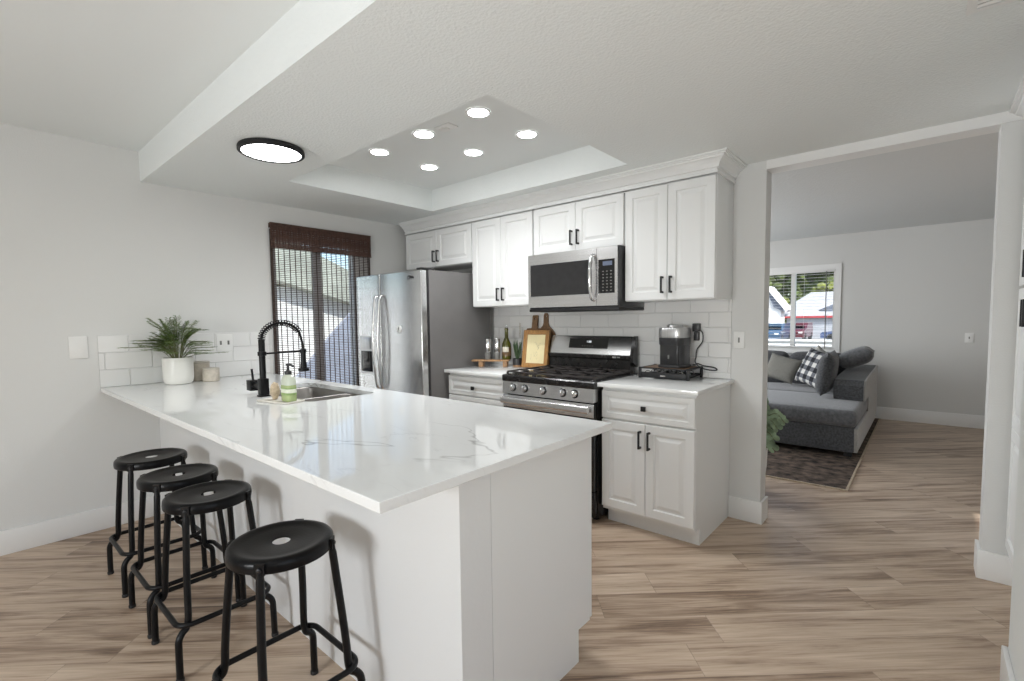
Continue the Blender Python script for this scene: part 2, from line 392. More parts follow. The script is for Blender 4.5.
# ------------------------------------------------------------------ the shell
ZL, ZH, ZT, ZLC = 2.261, 2.457, 2.441, 2.377
YS = -2.418
YL = 4.3635
XE = 3.2235     # end of the pillar
XJ = 4.2306     # jamb on the far side of the opening
def S_(name, mb, m, label=None): return struct(mb.build(name, m), label)
S_('floor', MB().box((-.12, -6.12, -.1), (6.2, 4.5, 0)), 'oak_planks', 'grey brown oak plank floor laid on the diagonal')
S_('wall_left', MB().plate(rect(-6.12, 0, 0, 2.6), [rect(-1.575, -.842, .02, 2.02)], FX, 0, -.12), 'wall_paint', 'pale grey wall with the glass door and the bar end')
S_('wall_back', MB().plate([(-.12, 0), (XE, 0), (XE, 2.215), (XJ, 2.215), (XJ, 0), (4.50, 0), (4.50, 2.6), (-.12, 2.6)], [], FY, 0, .125), 'wall_paint', 'kitchen wall behind the cabinets with the wide opening')
S_('wall_right', MB().box((4.375, -.93, 0), (4.5, 0, 2.6)).box((4.245, -1.75, 0), (4.5, -.93, 2.6)).box((4.5, -1.75, 0), (6.2, -1.65, 2.6)), 'smooth_paint', 'white wall end in front of the pantry')
S_('wall_hall', MB().plate(rect(-6.12, -1.75, 0, 2.6), [rect(-4.5, -2.7, .8, 2.2)], FX, 6.08, 6.2), 'wall_paint')
S_('wall_front', MB().plate(rect(-.12, 6.2, 0, 2.6), [rect(2.1, 3.4, .8, 1.8)], FY, -6.0, -6.12), 'wall_paint')
S_('ceiling', MB().box((-.12, -6.12, ZH), (6.2, YS, ZH + .1)), 'smooth_paint', 'raised pale ceiling over the dining side')
tray = [(.7174, -1.763), (2.5653, -1.763), (2.5653, -.5205), (.7174, -.5205)]
S_('ceiling_soffit', MB().plate([(0, YS), (6.2, YS), (6.2, 0), (0, 0)], [tray], FZ, ZL, ZH + .05), 'ceiling_paint', 'dropped textured kitchen ceiling')
S_('ceiling_tray', MB().box((.66, -1.82, ZT), (2.62, -.47, ZT + .015)), 'smooth_paint', 'recessed ceiling tray with six round lights')
struct(MB().box((-.9, -6.9, 2.62), (6.9, 5.1, 2.8)).build('roof', 'roof_grey'))  # unseen slab added to keep the sun out of the rooms
# lounge
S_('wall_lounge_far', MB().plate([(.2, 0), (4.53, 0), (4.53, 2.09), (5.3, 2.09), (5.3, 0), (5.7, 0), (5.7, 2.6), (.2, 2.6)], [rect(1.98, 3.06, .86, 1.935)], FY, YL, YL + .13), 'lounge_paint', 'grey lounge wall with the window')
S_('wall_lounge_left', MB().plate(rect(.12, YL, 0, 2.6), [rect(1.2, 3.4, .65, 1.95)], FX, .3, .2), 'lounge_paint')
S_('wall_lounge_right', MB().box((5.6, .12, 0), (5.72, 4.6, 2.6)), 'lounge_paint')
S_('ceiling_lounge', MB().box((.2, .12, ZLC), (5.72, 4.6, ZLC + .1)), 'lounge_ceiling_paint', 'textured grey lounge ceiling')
# a white door standing in the opening at the far end of the lounge wall
d = MB().box((4.535, YL + .05, .01), (5.3, YL + .09, 2.085))
struct(d.build('door_2', 'lounge_paint'))
# header and jamb casing of the opening
hd = MB().box((XE - .0, -.006, 2.212), (XJ + .12, 0, ZL)).box((XE, -.004, 2.209), (XJ, .129, 2.215))
S_('trim_1', hd, 'white_trim', 'white header trim over the opening to the lounge')
cr = [(0, 2.158), (-.010, 2.158), (-.010, 2.170), (-.004, 2.173), (-.004, 2.186), (-.016, 2.189), (-.018, 2.197), (-.026, 2.212), (-.040, 2.226), (-.056, 2.234), (-.058, 2.242), (-.068, 2.243), (-.068, 2.249), (-.078, 2.251), (-.078, ZL), (0, ZL)]
# crown moulding: runs along the upper cabinets, returns to the wall on the right and left
def crown(name, path, label):
    """path = list of (x, y, outward x, outward y): the profile's foot line with the mitre direction."""
    mb = MB(); mb.loops([[Vector((x - ox * o, y - oy * o, z)) for o, z in cr] for x, y, ox, oy in path], True, True)
    return struct(mb.build(name, 'cabinet_white', smooth=False), label)
crown('trim_2', [(.078, -.33, 0, -1), (3.036, -.33, 1, -1), (3.036, -.001, 1, 0)], 'white crown moulding along the tops of the upper cabinets')
crown('trim_3', [(4.331, -.001, -1, 0), (4.331, -.925, -1, 0)], 'white crown moulding over the pantry')
# baseboards
def base(name, lo, hi, label=None): return S_(name, MB().box(lo, hi, .004), 'white_trim', label)
base('baseboard_left', (0, -6.0, 0), (.016, -2.39, .142), 'white baseboard along the left wall')
S_('baseboard_back', MB().box((3.037, -.016, 0), (XE + .0145, -.0005, .142), .003).box((XE + .0005, .0, 0), (XE + .014, .14, .142)), 'white_trim', 'white baseboard around the pillar')
S_('baseboard_jamb', MB().box((XJ - .0145, -.016, 0), (4.375, -.0005, .142), .003).box((XJ - .014, 0, 0), (XJ - .0005, .14, .142)), 'white_trim', 'white baseboard around the far jamb')
S_('baseboard_right', MB().box((4.229, -1.75, 0), (4.2445, -.915, .142), .003).box((4.245, -.9295, 0), (4.36, -.9155, .142)), 'white_trim', 'white baseboard on the near wall end')
base('baseboard_lounge', (.3, YL - .016, 0), (4.53, YL, .152), 'white baseboard along the far lounge wall')
# tiled splashbacks
S_('trim_4', MB().box((.95, -.009, .9145), (3.036, -.0005, 1.43)), 'subway_tile_range', 'white glazed subway tile behind the range')
S_('trim_5', MB().box((.0005, -2.689, .9145), (.009, -1.640, 1.248)), 'subway_tile_bar', 'low white subway tile splashback at the bar end')

# ------------------------------------------------------------------ glass door with woven shade
d1 = bpy.data.objects.new('door_1', None); COL.objects.link(d1); d1.location = (0, -1.21, 0); WL[d1] = Vector((0, -1.21, 0)); d1['kind'] = 'structure'; d1['label'] = 'dark framed sliding glass door behind the woven shade'
fr = MB(); y0, y1, z0, z1 = -1.575, -.842, .02, 2.02
for a, b, c, e in ((y0, y0 + .025, z0, z1), (y1 - .010, y1, z0, z1), (y0, y1, z1 - .04, z1), (y0, y1, z0, z0 + .06), (-1.238, -1.165, z0, z1)):
    fr.box((-.032, a, c), (-.012, b, e), .003)
fr.build('door_frame', 'door_bronze', d1)
MB().box((-.026, -1.55, .08), (-.020, -1.238, 1.98)).build('glass_pane', 'pane_glass', d1)
MB().box((-.026, -1.165, .08), (-.020, -.852, 1.98)).build('glass_pane', 'pane_glass', d1)
sh = thing('woven_shade', 'dark brown woven bamboo shade hanging over the glass door beside the fridge', 'window shade', (.03, -1.15, .1))
mb = MB(); z = .12
while z < 2.06:
    hgt = random.choice((.0042, .005, .0058)); mb.box((.0155, -1.598, z), (.0180, -.70, z + hgt)); z += .0150
mb.build('slats', 'bamboo_slat', sh, smooth=False)
mb = MB(); y = -1.585
while y < -.70:
    mb.box((.0145, y - .0028, .12), (.0190, y + .0028, 2.06)); y += .0455
mb.box((.0135, -1.604, .12), (.0200, -1.588, 2.06)); mb.box((.0135, -.712, .12), (.0200, -.698, 2.06))
mb.build('weaving_threads', 'thread', sh, smooth=False)
mb = MB(); z = 1.919
while z < 2.10:
    mb.box((.034, -1.605, z), (.039, -.697, z + random.choice((.0052, .0060, .0066)))); z += .0076
for k in range(41):
    y = -1.6 + k * .0224; mb.box((.0325, y - .002 - .0015 * (k % 2), 1.915), (.0400, y + .002 + .0015 * (k % 2), 2.105))
mb.box((.032, -1.606, 1.910), (.0415, -.696, 1.918)); mb.box((.032, -1.606, 2.100), (.0415, -.696, 2.110))
mb.build('valance', 'bamboo_dark', sh, smooth=False)
MB().box((.0005, -1.604, 2.07), (.032, -.698, 2.108), .002).build('headrail', 'bamboo_dark', sh)

# ------------------------------------------------------------------ upper cabinets
def ring_rect(P, a0, a1, b0, b1, d): return [P(a0, b0, d), P(a1, b0, d), P(a1, b1, d), P(a0, b1, d)]
def raised_door(mb, P, a0, a1, b0, b1, d0, t=.02, stile=.052):
    prof = [(0, 0), (0, t - .003), (.003, t), (stile, t), (stile + .004, t - .009), (stile + .013, t - .009), (stile + .034, t - .001), (stile + .036, t - .001)]
    mb.loops([ring_rect(P, a0 + i, a1 - i, b0 + i, b1 - i, d0 + q) for i, q in prof], True, True)
PY = lambda yb: (lambda a, b, d: Vector((a, yb - d, b)))      # faces -Y
PX = lambda xb: (lambda a, b, d: Vector((xb - d, a, b)))      # faces -X
PB = lambda yb: (lambda a, b, d: Vector((a, yb + d, b)))      # faces +Y
def pull(P, a, b0, b1, d0, parent):
    """Square black bar pull on two feet."""
    mb = MB(); h = .0055
    def bx(a0, a1, c0, c1, e0, e1):
        p, q = P(a0, c0, e0), P(a1, c1, e1); mb.box([min(u, v) for u, v in zip(p, q)], [max(u, v) for u, v in zip(p, q)], .0012, 1)
    bx(a - h, a + h, b0, b1, d0 + .024, d0 + .034)
    bx(a - h, a + h, b0, b0 + .012, d0, d0 + .03); bx(a - h, a + h, b1 - .012, b1, d0, d0 + .03)
    return mb.build('handle', 'matte_black', parent)
def upper(name, label, x0, x1, zb, zt=2.163, split=None, hl=.105, gap=.004):
    t = thing(name, label, 'cabinet', ((x0 + x1) / 2, -.15, zb), 'white upper cabinets')
    c = MB().box((x0 + .001, -.308, zb), (x1 - .001, -.0005, zt), .0015); c.build('carcass', 'cabinet_white', t)
    P = PY(-.3085); xm = split or (x0 + x1) / 2
    for a0, a1, ha in ((x0 + gap, xm - .0015, xm - .028), (xm + .0015, x1 - gap, xm + .028)):
        mb = MB(); raised_door(mb, P, a0, a1, zb + .004, zt - .012, 0); dd = mb.build('door', 'cabinet_white', t, smooth=False)
        pull(P, ha, zb + .045, zb + .045 + hl, .0195, dd)
    return t
upper('wall_cabinet', 'short white double door cabinet above the fridge', .076, .996, 1.812)
upper('wall_cabinet', 'tall white double door cabinet between fridge and microwave', .999, 1.668, 1.4276)
upper('wall_cabinet', 'short white double door cabinet right above the microwave', 1.672, 2.441, 1.803)
upper('wall_cabinet', 'tall white double door cabinet hung over the coffee machine', 2.446, 3.0356, 1.4276)

# ------------------------------------------------------------------ base cabinets and worktops
def square_knob(P, a, b, d0, parent):
    mb = MB()
    for hh, e0, e1 in ((.006, d0, d0 + .014), (.0145, d0 + .013, d0 + .025)):
        p, q = P(a - hh, b - hh, e0), P(a + hh, b + hh, e1); mb.box([min(u, v) for u, v in zip(p, q)], [max(u, v) for u, v in zip(p, q)], .002)
    return mb.build('knob', 'matte_black', parent)
P = PY(-.6085)
t = thing('base_cabinet', 'white base cabinet under the coffee machine with one drawer and two doors', 'cabinet', (2.74, -.3, 0), 'white base cabinets by the range')
MB().prism([(-.0005, 0), (-.0005, .884), (-.608, .884), (-.608, .10), (-.54, .10), (-.54, 0)], FX, 2.4445, 3.0345).build('carcass', 'cabinet_white', t)
mb = MB(); raised_door(mb, P, 2.446, 3.033, .694, .866, 0, stile=.034); dr = mb.build('drawer', 'cabinet_white', t, smooth=False); square_knob(P, 2.735, .778, .0195, dr)
for a0, a1, ha in ((2.446, 2.738, 2.711), (2.741, 3.033, 2.768)):
    mb = MB(); raised_door(mb, P, a0, a1, .123, .682, 0); dd = mb.build('door', 'cabinet_white', t, smooth=False); pull(P, ha, .535, .642, .0195, dd)
t = thing('base_cabinet', 'white three drawer base cabinet between the fridge and the range', 'cabinet', (1.33, -.3, 0), 'white base cabinets by the range')
MB().prism([(-.0005, 0), (-.0005, .884), (-.608, .884), (-.608, .10), (-.54, .10), (-.54, 0)], FX, .999, 1.652).build('carcass', 'cabinet_white', t)
for b0, b1 in ((.716, .866), (.425, .706), (.123, .415)):
    mb = MB(); raised_door(mb, P, 1.003, 1.648, b0, b1, 0, stile=.034); dr = mb.build('drawer', 'cabinet_white', t, smooth=False); square_knob(P, 1.30, (b0 + b1) / 2 - .01 * (b0 > .7), .0195, dr)
o = MB().box((2.431, -.6575, .889), (3.060, -.0095, .914), .002).build('worktop', 'quartz', loc=(2.74, -.33, .889)); tag(o, 'short white quartz worktop to the right of the range', 'worktop')
o = MB().box((.985, -.6575, .889), (1.656, -.0095, .914), .002).build('worktop', 'quartz', loc=(1.32, -.33, .889)); tag(o, 'short white quartz worktop between fridge and range', 'worktop')

# ------------------------------------------------------------------ peninsula
t = thing('peninsula_base', 'long white panelled peninsula base behind the black stools', 'cabinet', (1.5, -2.04, 0))
MB().box((.001, -2.39, 0), (3.019, -2.263, .886)).build('knee_wall', 'panel_white', t)
MB().prism([(-2.2615, 0), (-2.2615, .886), (-1.705, .886), (-1.705, .128), (-1.786, .128), (-1.786, 0)], FX, 3.000, 3.019).build('end_panel', 'cabinet_white', t)
MB().prism([(-2.262, .02), (-2.262, .72), (-1.705, .72), (-1.705, .128), (-1.79, .128), (-1.79, .0)], FX, .01, 2.999).build('carcass', 'cabinet_white', t)
P = PB(-1.7045)
for i in range(5):
    a0 = .62 + i * .48; mb = MB(); raised_door(mb, P, a0 + .003, a0 + .477, .135, .875, 0); dd = mb.build('door', 'cabinet_white', t, smooth=False); pull(P, a0 + (.43 if i % 2 == 0 else .05), .72, .83, .0195, dd)
sk = rrect(.875, 1.648, -2.135, -1.738, .05)
o = MB().plate(rect(.0095, 3.0838, -2.6893, -1.6414), [sk], FZ, .914, .887).build('worktop', 'quartz', loc=(1.54, -2.16, .887)); tag(o, 'large white quartz peninsula top with faint grey veins', 'worktop')
bv = o.modifiers.new('bevel', 'BEVEL'); bv.width = .002; bv.segments = 2; bv.limit_method = 'ANGLE'; bv.angle_limit = R(60)
t = thing('kitchen_sink', 'stainless double bowl sink set under the peninsula top', 'sink', (1.26, -1.94, .73))
def bowl(a0, a1, b0, b1, dep):
    L = lambda i, z, r: [Vector((x, y, z)) for x, y in rrect(a0 + i, a1 - i, b0 + i, b1 - i, r)]
    mb = MB(); mb.loops([L(0, .8865, .05), L(.006, .8855, .05), L(.010, .88, .05), L(.016, .886 - dep + .03, .05), L(.03, .886 - dep + .006, .045), L(.06, .886 - dep, .03)], False, True)
    return mb
b = bowl(.868, 1.352, -2.142, -1.731, .15).build('bowl', 'sink_steel', t); MB().lathe([(.03, .738), (.042, .739), (.043, .741), (.02, .742)], (1.11, -1.93, 0), 20).build('drain', 'chrome', b)
b = bowl(1.352, 1.655, -2.142, -1.731, .15).build('bowl', 'sink_steel', t); MB().lathe([(.03, .738), (.042, .739), (.043, .741), (.02, .742)], (1.5, -1.93, 0), 20).build('drain', 'chrome', b)

# ------------------------------------------------------------------ faucet
fx, fy = 1.247, -2.191
t = thing('kitchen_faucet', 'tall matte black spring faucet on the peninsula by the sink', 'faucet', (fx, fy, .914))
MB().box((fx - .027, fy - .027, .9142), (fx + .027, fy + .027, .921), .002).box((fx - .022, fy - .022, .9215), (fx + .022, fy + .022, 1.012), .002).build('base', 'black_metal', t)
MB().lathe([(.0165, 1.012), (.0165, 1.222), (.0145, 1.226)], (fx, fy, 0), 24).build('column', 'black_metal', t)
arc = [Vector((fx, fy + .110 - .110 * math.cos(a), 1.222 + .092 * math.sin(a))) for a in [R(k * 6) for k in range(0, 27)]]
e0 = arc[-1]; arc2 = smooth_path([e0, (fx, fy + .224, 1.205), (fx, fy + .228, 1.158)], 6)
path = arc + arc2[1:]
MB().tube(path, .0068, 10).build('hose', 'black_metal', t)
# the spring: a helix around the hose
dense = smooth_path(arc, 8); hel = []; turns = 21; N = len(dense)
for i in range(turns * 12):
    f = i / (turns * 12 - 1) * (N - 1); k = min(int(f), N - 2); p = dense[k].lerp(dense[k + 1], f - k); tn = (dense[k + 1] - dense[k]).normalized()
    a = i / 12 * 2 * math.pi; sx = Vector((1, 0, 0)); sy = tn.cross(sx); hel.append(p + (sx * math.cos(a) + sy * math.sin(a)) * .0172)
MB().tube(hel, .0027, 6).build('spring', 'black_metal', t)
hx = fy + .229
hd_ = MB().lathe([(.009, 1.165), (.0135, 1.16), (.0145, 1.15), (.0145, 1.09), (.017, 1.075), (.019, 1.052), (.030, 1.048), (.031, 1.036), (.027, 1.033)][::-1], (fx, hx, 0), 24)
hd_.build('spray_head', 'black_metal', t)
MB().tube([(fx, fy + .015, 1.147), (fx, hx - .012, 1.15)], .005, 8).lathe([(.0165, 1.139), (.018, 1.139), (.018, 1.16), (.0165, 1.16)], (fx, hx, 0), 20).lathe([(.019, 1.136), (.022, 1.137), (.022, 1.158), (.019, 1.159)], (fx, fy, 0), 20).build('support_arm', 'black_metal', t)
hn = MB().tube([(fx - .022, fy, .965), (fx - .11, fy, .965)], .0165, 16).box((fx - .168, fy - .026, .935), (fx - .108, fy + .026, .994), .003)
hn = hn.build('handle', 'black_metal', t)
MB().tube([(fx - .135, fy, .99), (fx - .150, fy, 1.055)], .0062, 10).build('lever', 'black_metal', hn)

# ------------------------------------------------------------------ soap on its tray
tr = MB(); A = R(-8)
xf = Matrix.Translation((1.51, -2.215, 0)) @ Matrix.Rotation(R(14), 4, 'Z')
tr.loops([[Vector((x, y, z)) for x, y in rrect(-w_, w_, -h_, h_, .012)] for w_, h_, z in ((.112, .055, .9142), (.115, .058, .917), (.115, .058, .9235), (.110, .053, .9245), (.106, .049, .9215))], True, True)
o = tr.build('soap_tray', 'stone_tray', loc=(1.51, -2.215, .914), xf=xf); tag(o, 'flat cream stone tray under the green soap bottle', 'tray')
bx_, by_ = 1.572, -2.20
t = thing('soap_dispenser', 'green hand soap pump bottle on the cream tray by the faucet', 'soap bottle', (bx_, by_, .922))
def oval(w, h, z, n=28): return [Vector((bx_ + w * math.copysign(abs(math.cos(2 * math.pi * k / n)) ** .6, math.cos(2 * math.pi * k / n)), by_ + h * math.copysign(abs(math.sin(2 * math.pi * k / n)) ** .6, math.sin(2 * math.pi * k / n)), z)) for k in range(n)]
MB().loops([oval(.040, .024, .9222), oval(.044, .027, .926), oval(.044, .027, 1.000), oval(.0438, .0268, 1.004)], True, True).build('bottle', 'soap_green', t)
MB().loops([oval(.0438, .0268, 1.0042), oval(.043, .026, 1.025), oval(.036, .023, 1.042), oval(.020, .016, 1.051), oval(.016, .015, 1.056)], True, True).build('shoulder', 'soap_clear', t)
lb = MB().loops([oval(.0446, .0276, .955), oval(.0446, .0276, .992)], False, False).build('label_band', 'label_green', t)
MB().loops([oval(.0450, .0280, .966), oval(.0450, .0280, .985)], False, False).build('label_panel', 'label_pale', lb)
MB().lathe([(.015, 1.056), (.017, 1.057), (.017, 1.072), (.010, 1.076), (.006, 1.079), (.006, 1.098)], (bx_, by_, 0), 20).tube([(bx_ - .012, by_, 1.104), (bx_, by_, 1.104), (bx_ + .03, by_ + .006, 1.104), (bx_ + .04, by_ + .008, 1.098)], .0058, 8).build('pump', 'dark_plastic', t)
mb = MB(); bmesh.ops.create_icosphere(mb.bm, subdivisions=3, radius=1)
for v in mb.bm.verts:
    n_ = v.co.normalized(); k = 1 + .12 * math.sin(7 * n_.x + 3 * n_.z) * math.cos(6 * n_.y); v.co = Vector((n_.x * .026 * k, n_.y * .022 * k, n_.z * .044 * k)) + Vector((1.462, -2.222, .966))
o = mb.build('dish_scrubber', 'sponge_pink', loc=(1.462, -2.222, .922)); tag(o, 'small tan scrubber standing behind the green soap bottle', 'scrubber')

# ------------------------------------------------------------------ fern and jars at the bar end
px_, py_ = .19, -2.311
t = thing('potted_fern', 'feathery green fern in a white ceramic pot on the bar end', 'potted plant', (px_, py_, .914))
MB().lathe([(.06, .9142), (.072, .917), (.082, .93), (.087, .955), (.088, .985), (.0885, 1.088), (.087, 1.092), (.0835, 1.092), (.083, 1.066)], (px_, py_, 0), 40).build('pot', 'ceramic_white', t)
MB().lathe([(.0825, 1.066), (.04, 1.072), (.002, 1.075)], (px_, py_, 0), 24, False, True).build('soil', 'soil', t)
mb = MB(); stm = MB(); rnd = random.Random(5)
for i in range(58):
    az = rnd.uniform(0, 2 * math.pi); reach = rnd.uniform(.05, .29) ; hgt = rnd.uniform(.15, .31) if reach < .17 else rnd.uniform(.05, .20)
    if math.cos(az) < -.35 and px_ + math.cos(az) * reach < .03: reach = .13
    dx, dy = math.cos(az), math.sin(az)
    p0 = Vector((px_ + dx * .02, py_ + dy * .02, 1.07)); p1 = p0 + Vector((dx * reach * .35, dy * reach * .35, hgt * .65)); p2 = p0 + Vector((dx * reach, dy * reach, hgt * (.95 if reach < .14 else .72)))
    pts = smooth_path([p0, p1, p2], 9); stm.tube(pts, [.0016] * len(pts), 5)
    for j in range(7, len(pts)):
        tn = (pts[j] - pts[j - 1]).normalized(); side = tn.cross(Vector((0, 0, 1))).normalized(); f = (j - 6) / (len(pts) - 6)
        ln = .062 * (1 - f * .75) * rnd.uniform(.8, 1.1)
        for sgn in (-1, 1):
            bd = (side * sgn + tn * .75 + Vector((0, 0, rnd.uniform(-.25, .15)))).normalized(); stem_e = pts[j] + bd * ln
            for q in range(5):
                pq = pts[j].lerp(stem_e, (q + .4) / 5)
                for s2 in (-1, 1):
                    ld = (bd * .8 + tn.cross(bd).cross(bd) * s2 * .1 + bd.cross(Vector((0, 0, 1))) * s2 * .8 + Vector((0, 0, rnd.uniform(-.2, .35)))).normalized()
                    mb.leaf(pq, ld, Vector((0, 0, 1)), .019 * (1.15 - q * .12), .0017)
            mb.leaf(pts[j].lerp(stem_e, .2), bd, Vector((0, 0, 1)), ln, .0009)
mb.build('fronds', 'fern_green', t, smooth=False); stm.build('stems', 'stem_green', t)
def jar(label, c, r, h):
    t = thing('candle_jar', label, 'jar', (c[0], c[1], .914), 'beige jars beside the fern')
    MB().lathe([(r * .9, .9142), (r * .98, .917), (r, .925), (r, .914 + h - .014), (r * .97, .914 + h - .012)], (*c, 0), 36).build('body', 'ceramic_beige', t)
    MB().lathe([(r * 1.0, .914 + h - .0115), (r * 1.02, .914 + h - .010), (r * 1.02, .914 + h - .003), (r * .98, .914 + h)], (*c, 0), 36).build('lid', 'lid_grey', t)
jar('taller beige jar against the tile behind the small one', (.083, -2.15), .058, .133)
jar('short beige lidded jar, the smaller of the pair', (.205, -2.122), .052, .092)

# ------------------------------------------------------------------ bar stools
def make_stool():
    t = thing('bar_stool', 'x', 'stool', (0, 0, 0), 'black metal bar stools')
    prof = [(.0265, .6205), (.10, .6215), (.135, .6225), (.149, .617), (.152, .600), (.1535, .592), (.1555, .594), (.1565, .606), (.155, .621), (.150, .6275), (.142, .630), (.132, .6295), (.122, .6265), (.10, .6235), (.03, .6232), (.0265, .6225)]
    MB().lathe(prof + [prof[0]], (0, 0, 0), 56, False, False).build('seat', 'black_seat', t)
    for sx in (-1, 1):
        for sy in (-1, 1):
            top = Vector((sx * .1085, sy * .1085, .612)); pts = smooth_path([top, (sx * .114, sy * .1125, .56), (sx * .134, sy * .124, .38), (sx * .147, sy * .129, .27), (sx * .150, sy * .131, .215), (sx * .152, sy * .138, .186), (sx * .157, sy * .155, .172), (sx * .162, sy * .167, .150), (sx * .1635, sy * .169, .11), (sx * .165, sy * .17, .006)], 6)
            lg = MB().tube(pts, [.0105 if p.z > .585 else .0122 for p in pts], 12).build('leg', 'black_metal', t)
            MB().lathe([(.0135, 0), (.014, .002), (.014, .012), (.0125, .014)], (sx * .166, sy * .17, 0), 14).build('foot_cap', 'matte_black', lg)
            dv = Vector((sx, sy, 0)).normalized(); q = dv * .1565; tg = Vector((-dv.y, dv.x, 0))
            br = MB(); a, b2 = q - tg * .0145, q + tg * .0145
            br.loops([[p + dv * e + Vector((0, 0, z)) for p, z in ((a, .592), (b2, .592), (b2, .626), (a, .626))] for e in (-.004, .005)], True, True)
            br.build('bracket', 'black_metal', t)
            bo = MB().lathe([(.0075, 0), (.0075, .0035), (.004, .006)], (0, 0, 0), 12)
            bo.build('bolt', 'matte_black', t, xf=Matrix.Translation(q + dv * .005 + Vector((0, 0, .609))) @ dv.to_track_quat('Z', 'Y').to_matrix().to_4x4())
    rp = [Vector((x, y, .2)) for x, y in rrect(-.170, .170, -.166, .166, .05, 7)]
    MB().tube(rp, .0098, 12, closed=True).build('foot_ring', 'black_metal', t)
    return t
st0 = make_stool()
spots = [(2.456, 'black metal bar stool nearest the open corner of the peninsula'), (1.785, 'black bar stool second from the peninsula corner, overlapping the third'), (1.392, 'black bar stool third from the peninsula corner'), (.925, 'black bar stool nearest the left wall')]
for i, (x, lab) in enumerate(spots):
    if i == 0: st0.location = (x, -2.64, 0); st0['label'] = lab
    else: copy_tree(st0, (x, -2.64, 0), lab)

# ------------------------------------------------------------------ fridge
t = thing('refrigerator', 'side by side stainless refrigerator with grey sides', 'refrigerator', (.48, -.42, 0))
MB().box((.062, -.785, .02), (.972, -.08, 1.722), .006).build('body', 'fridge_side', t)
def bowed(x0, x1, z0, z1, yb, yf, bow):
    mb = MB(); k = 10; fpts = [(x0, yb)] + [(x0 + (x1 - x0) * i / k, yf - bow * (1 - (2 * (.03 + (.94 - .03) * 0 + (x0 + (x1 - x0) * i / k - .03) / .91) - 1) ** 2)) for i in range(k + 1)] + [(x1, yb)]
    mb.prism(fpts, lambda a, b, d: Vector((a, b, d)), z0, z1); return mb
dl = bowed(.052, .426, .07, 1.718, -.812, -.872, .006).build('door', 'steel_door', t)
drr = bowed(.434, .975, .07, 1.718, -.812, -.872, .006).build('door', 'steel_door', t)
for o_ in (dl, drr):
    bv = o_.modifiers.new('bevel', 'BEVEL'); bv.width = .006; bv.segments = 3; bv.limit_method = 'ANGLE'; bv.angle_limit = R(50)
MB().box((.066, -.812, .07), (.968, -.785, 1.712)).build('door_gasket', 'dark_plastic', t)
MB().box((.90, -.855, 1.7225), (.968, -.72, 1.738), .006).build('hinge_cover', 'dark_plastic', t)
MB().box((.08, -.80, .005), (.955, -.73, .065), .004).build('toe_grille', 'dark_plastic', t)
for hx_, dd in ((.396, dl), (.466, drr)):
    pts = smooth_path([(hx_, -0.880, 1.535), (hx_, -0.902, 1.525), (hx_, -0.922, 1.45), (hx_, -0.942, 1.14), (hx_, -0.922, .82), (hx_, -0.902, .745), (hx_, -0.880, .735)], 6)
    mb = MB()
    def el(p, t_):  # flattened bar section
        return [p + Vector((.0135 * math.cos(R(a)), 0, 0)) + Vector((0, .008 * math.sin(R(a)), 0)) for a in range(0, 360, 30)]
    L = []
    for i, p in enumerate(pts):
        tn = (pts[min(i + 1, len(pts) - 1)] - pts[max(i - 1, 0)]).normalized(); n_ = tn.cross(Vector((1, 0, 0))).normalized()
        L.append([p + Vector((.0135 * math.cos(R(a)), 0, 0)) + n_ * (.008 * math.sin(R(a))) for a in range(0, 360, 30)])
    mb.loops(L, True, True); mb.build('handle', 'steel', dd)
dp = MB()
yd = -.879
dp.plate(rect(.102, .312, .852, 1.185), [rect(.118, .296, .872, 1.055)], FY, yd - .003, yd + .012)
dp = dp.build('dispenser', 'steel_brushed', dl)
MB().box((.118, yd - .0025, .872), (.296, yd + .001, 1.055), .001).box((.14, yd - .012, .872), (.275, yd - .002, .884), .002).box((.18, yd - .010, .96), (.24, yd - .0025, 1.05), .003).build('dispenser_recess', 'black_gloss', dl)
MB().box((.115, yd - .006, 1.07), (.30, yd - .003, 1.172), .001).build('control_panel', 'steel_brushed', dl)
# maker's mark: a tilted swirl with small strokes, and a round magnet with a leaf mark
mk = MB(); cx, cz, ym = .84, 1.664, -.8775
mk.tube([(cx - .012 + .022 * math.cos(R(a)) * (1 - a / 1500), ym, cz + .013 * math.sin(R(a)) + .009 * math.cos(R(a))) for a in range(0, 400, 20)], .0018, 6)
for k in range(6): mk.box((cx + .006 + k * .0075, ym - .001, cz - .009), (cx + .0105 + k * .0075, ym + .002, cz + (.003 if k % 2 else .010)))
mk.build('maker_mark', 'dark_plastic', drr)
mg = MB().loops([[Vector((.69 + r_ * math.cos(R(a)), -.880 - e, 1.25 + r_ * math.sin(R(a)))) for a in range(0, 360, 15)] for r_, e in ((.030, -.004), (.030, .004), (.028, .005))], True, True).build('fridge_disc', 'white_plastic', loc=(.69, -.880, 1.25))  # plain round white disc on the door front
tag(mg, 'small round white magnet with a grey leaf mark on the fridge door', 'disc')
MB().leaf(Vector((.69, -.8856, 1.236)), Vector((0, 0, 1)), Vector((0, -1, 0)), .036, .010, 0).tube([(.69, -.8856, 1.224), (.69, -.8856, 1.25)], .002, 5).build('leaf_mark', 'slot_dark', mg)

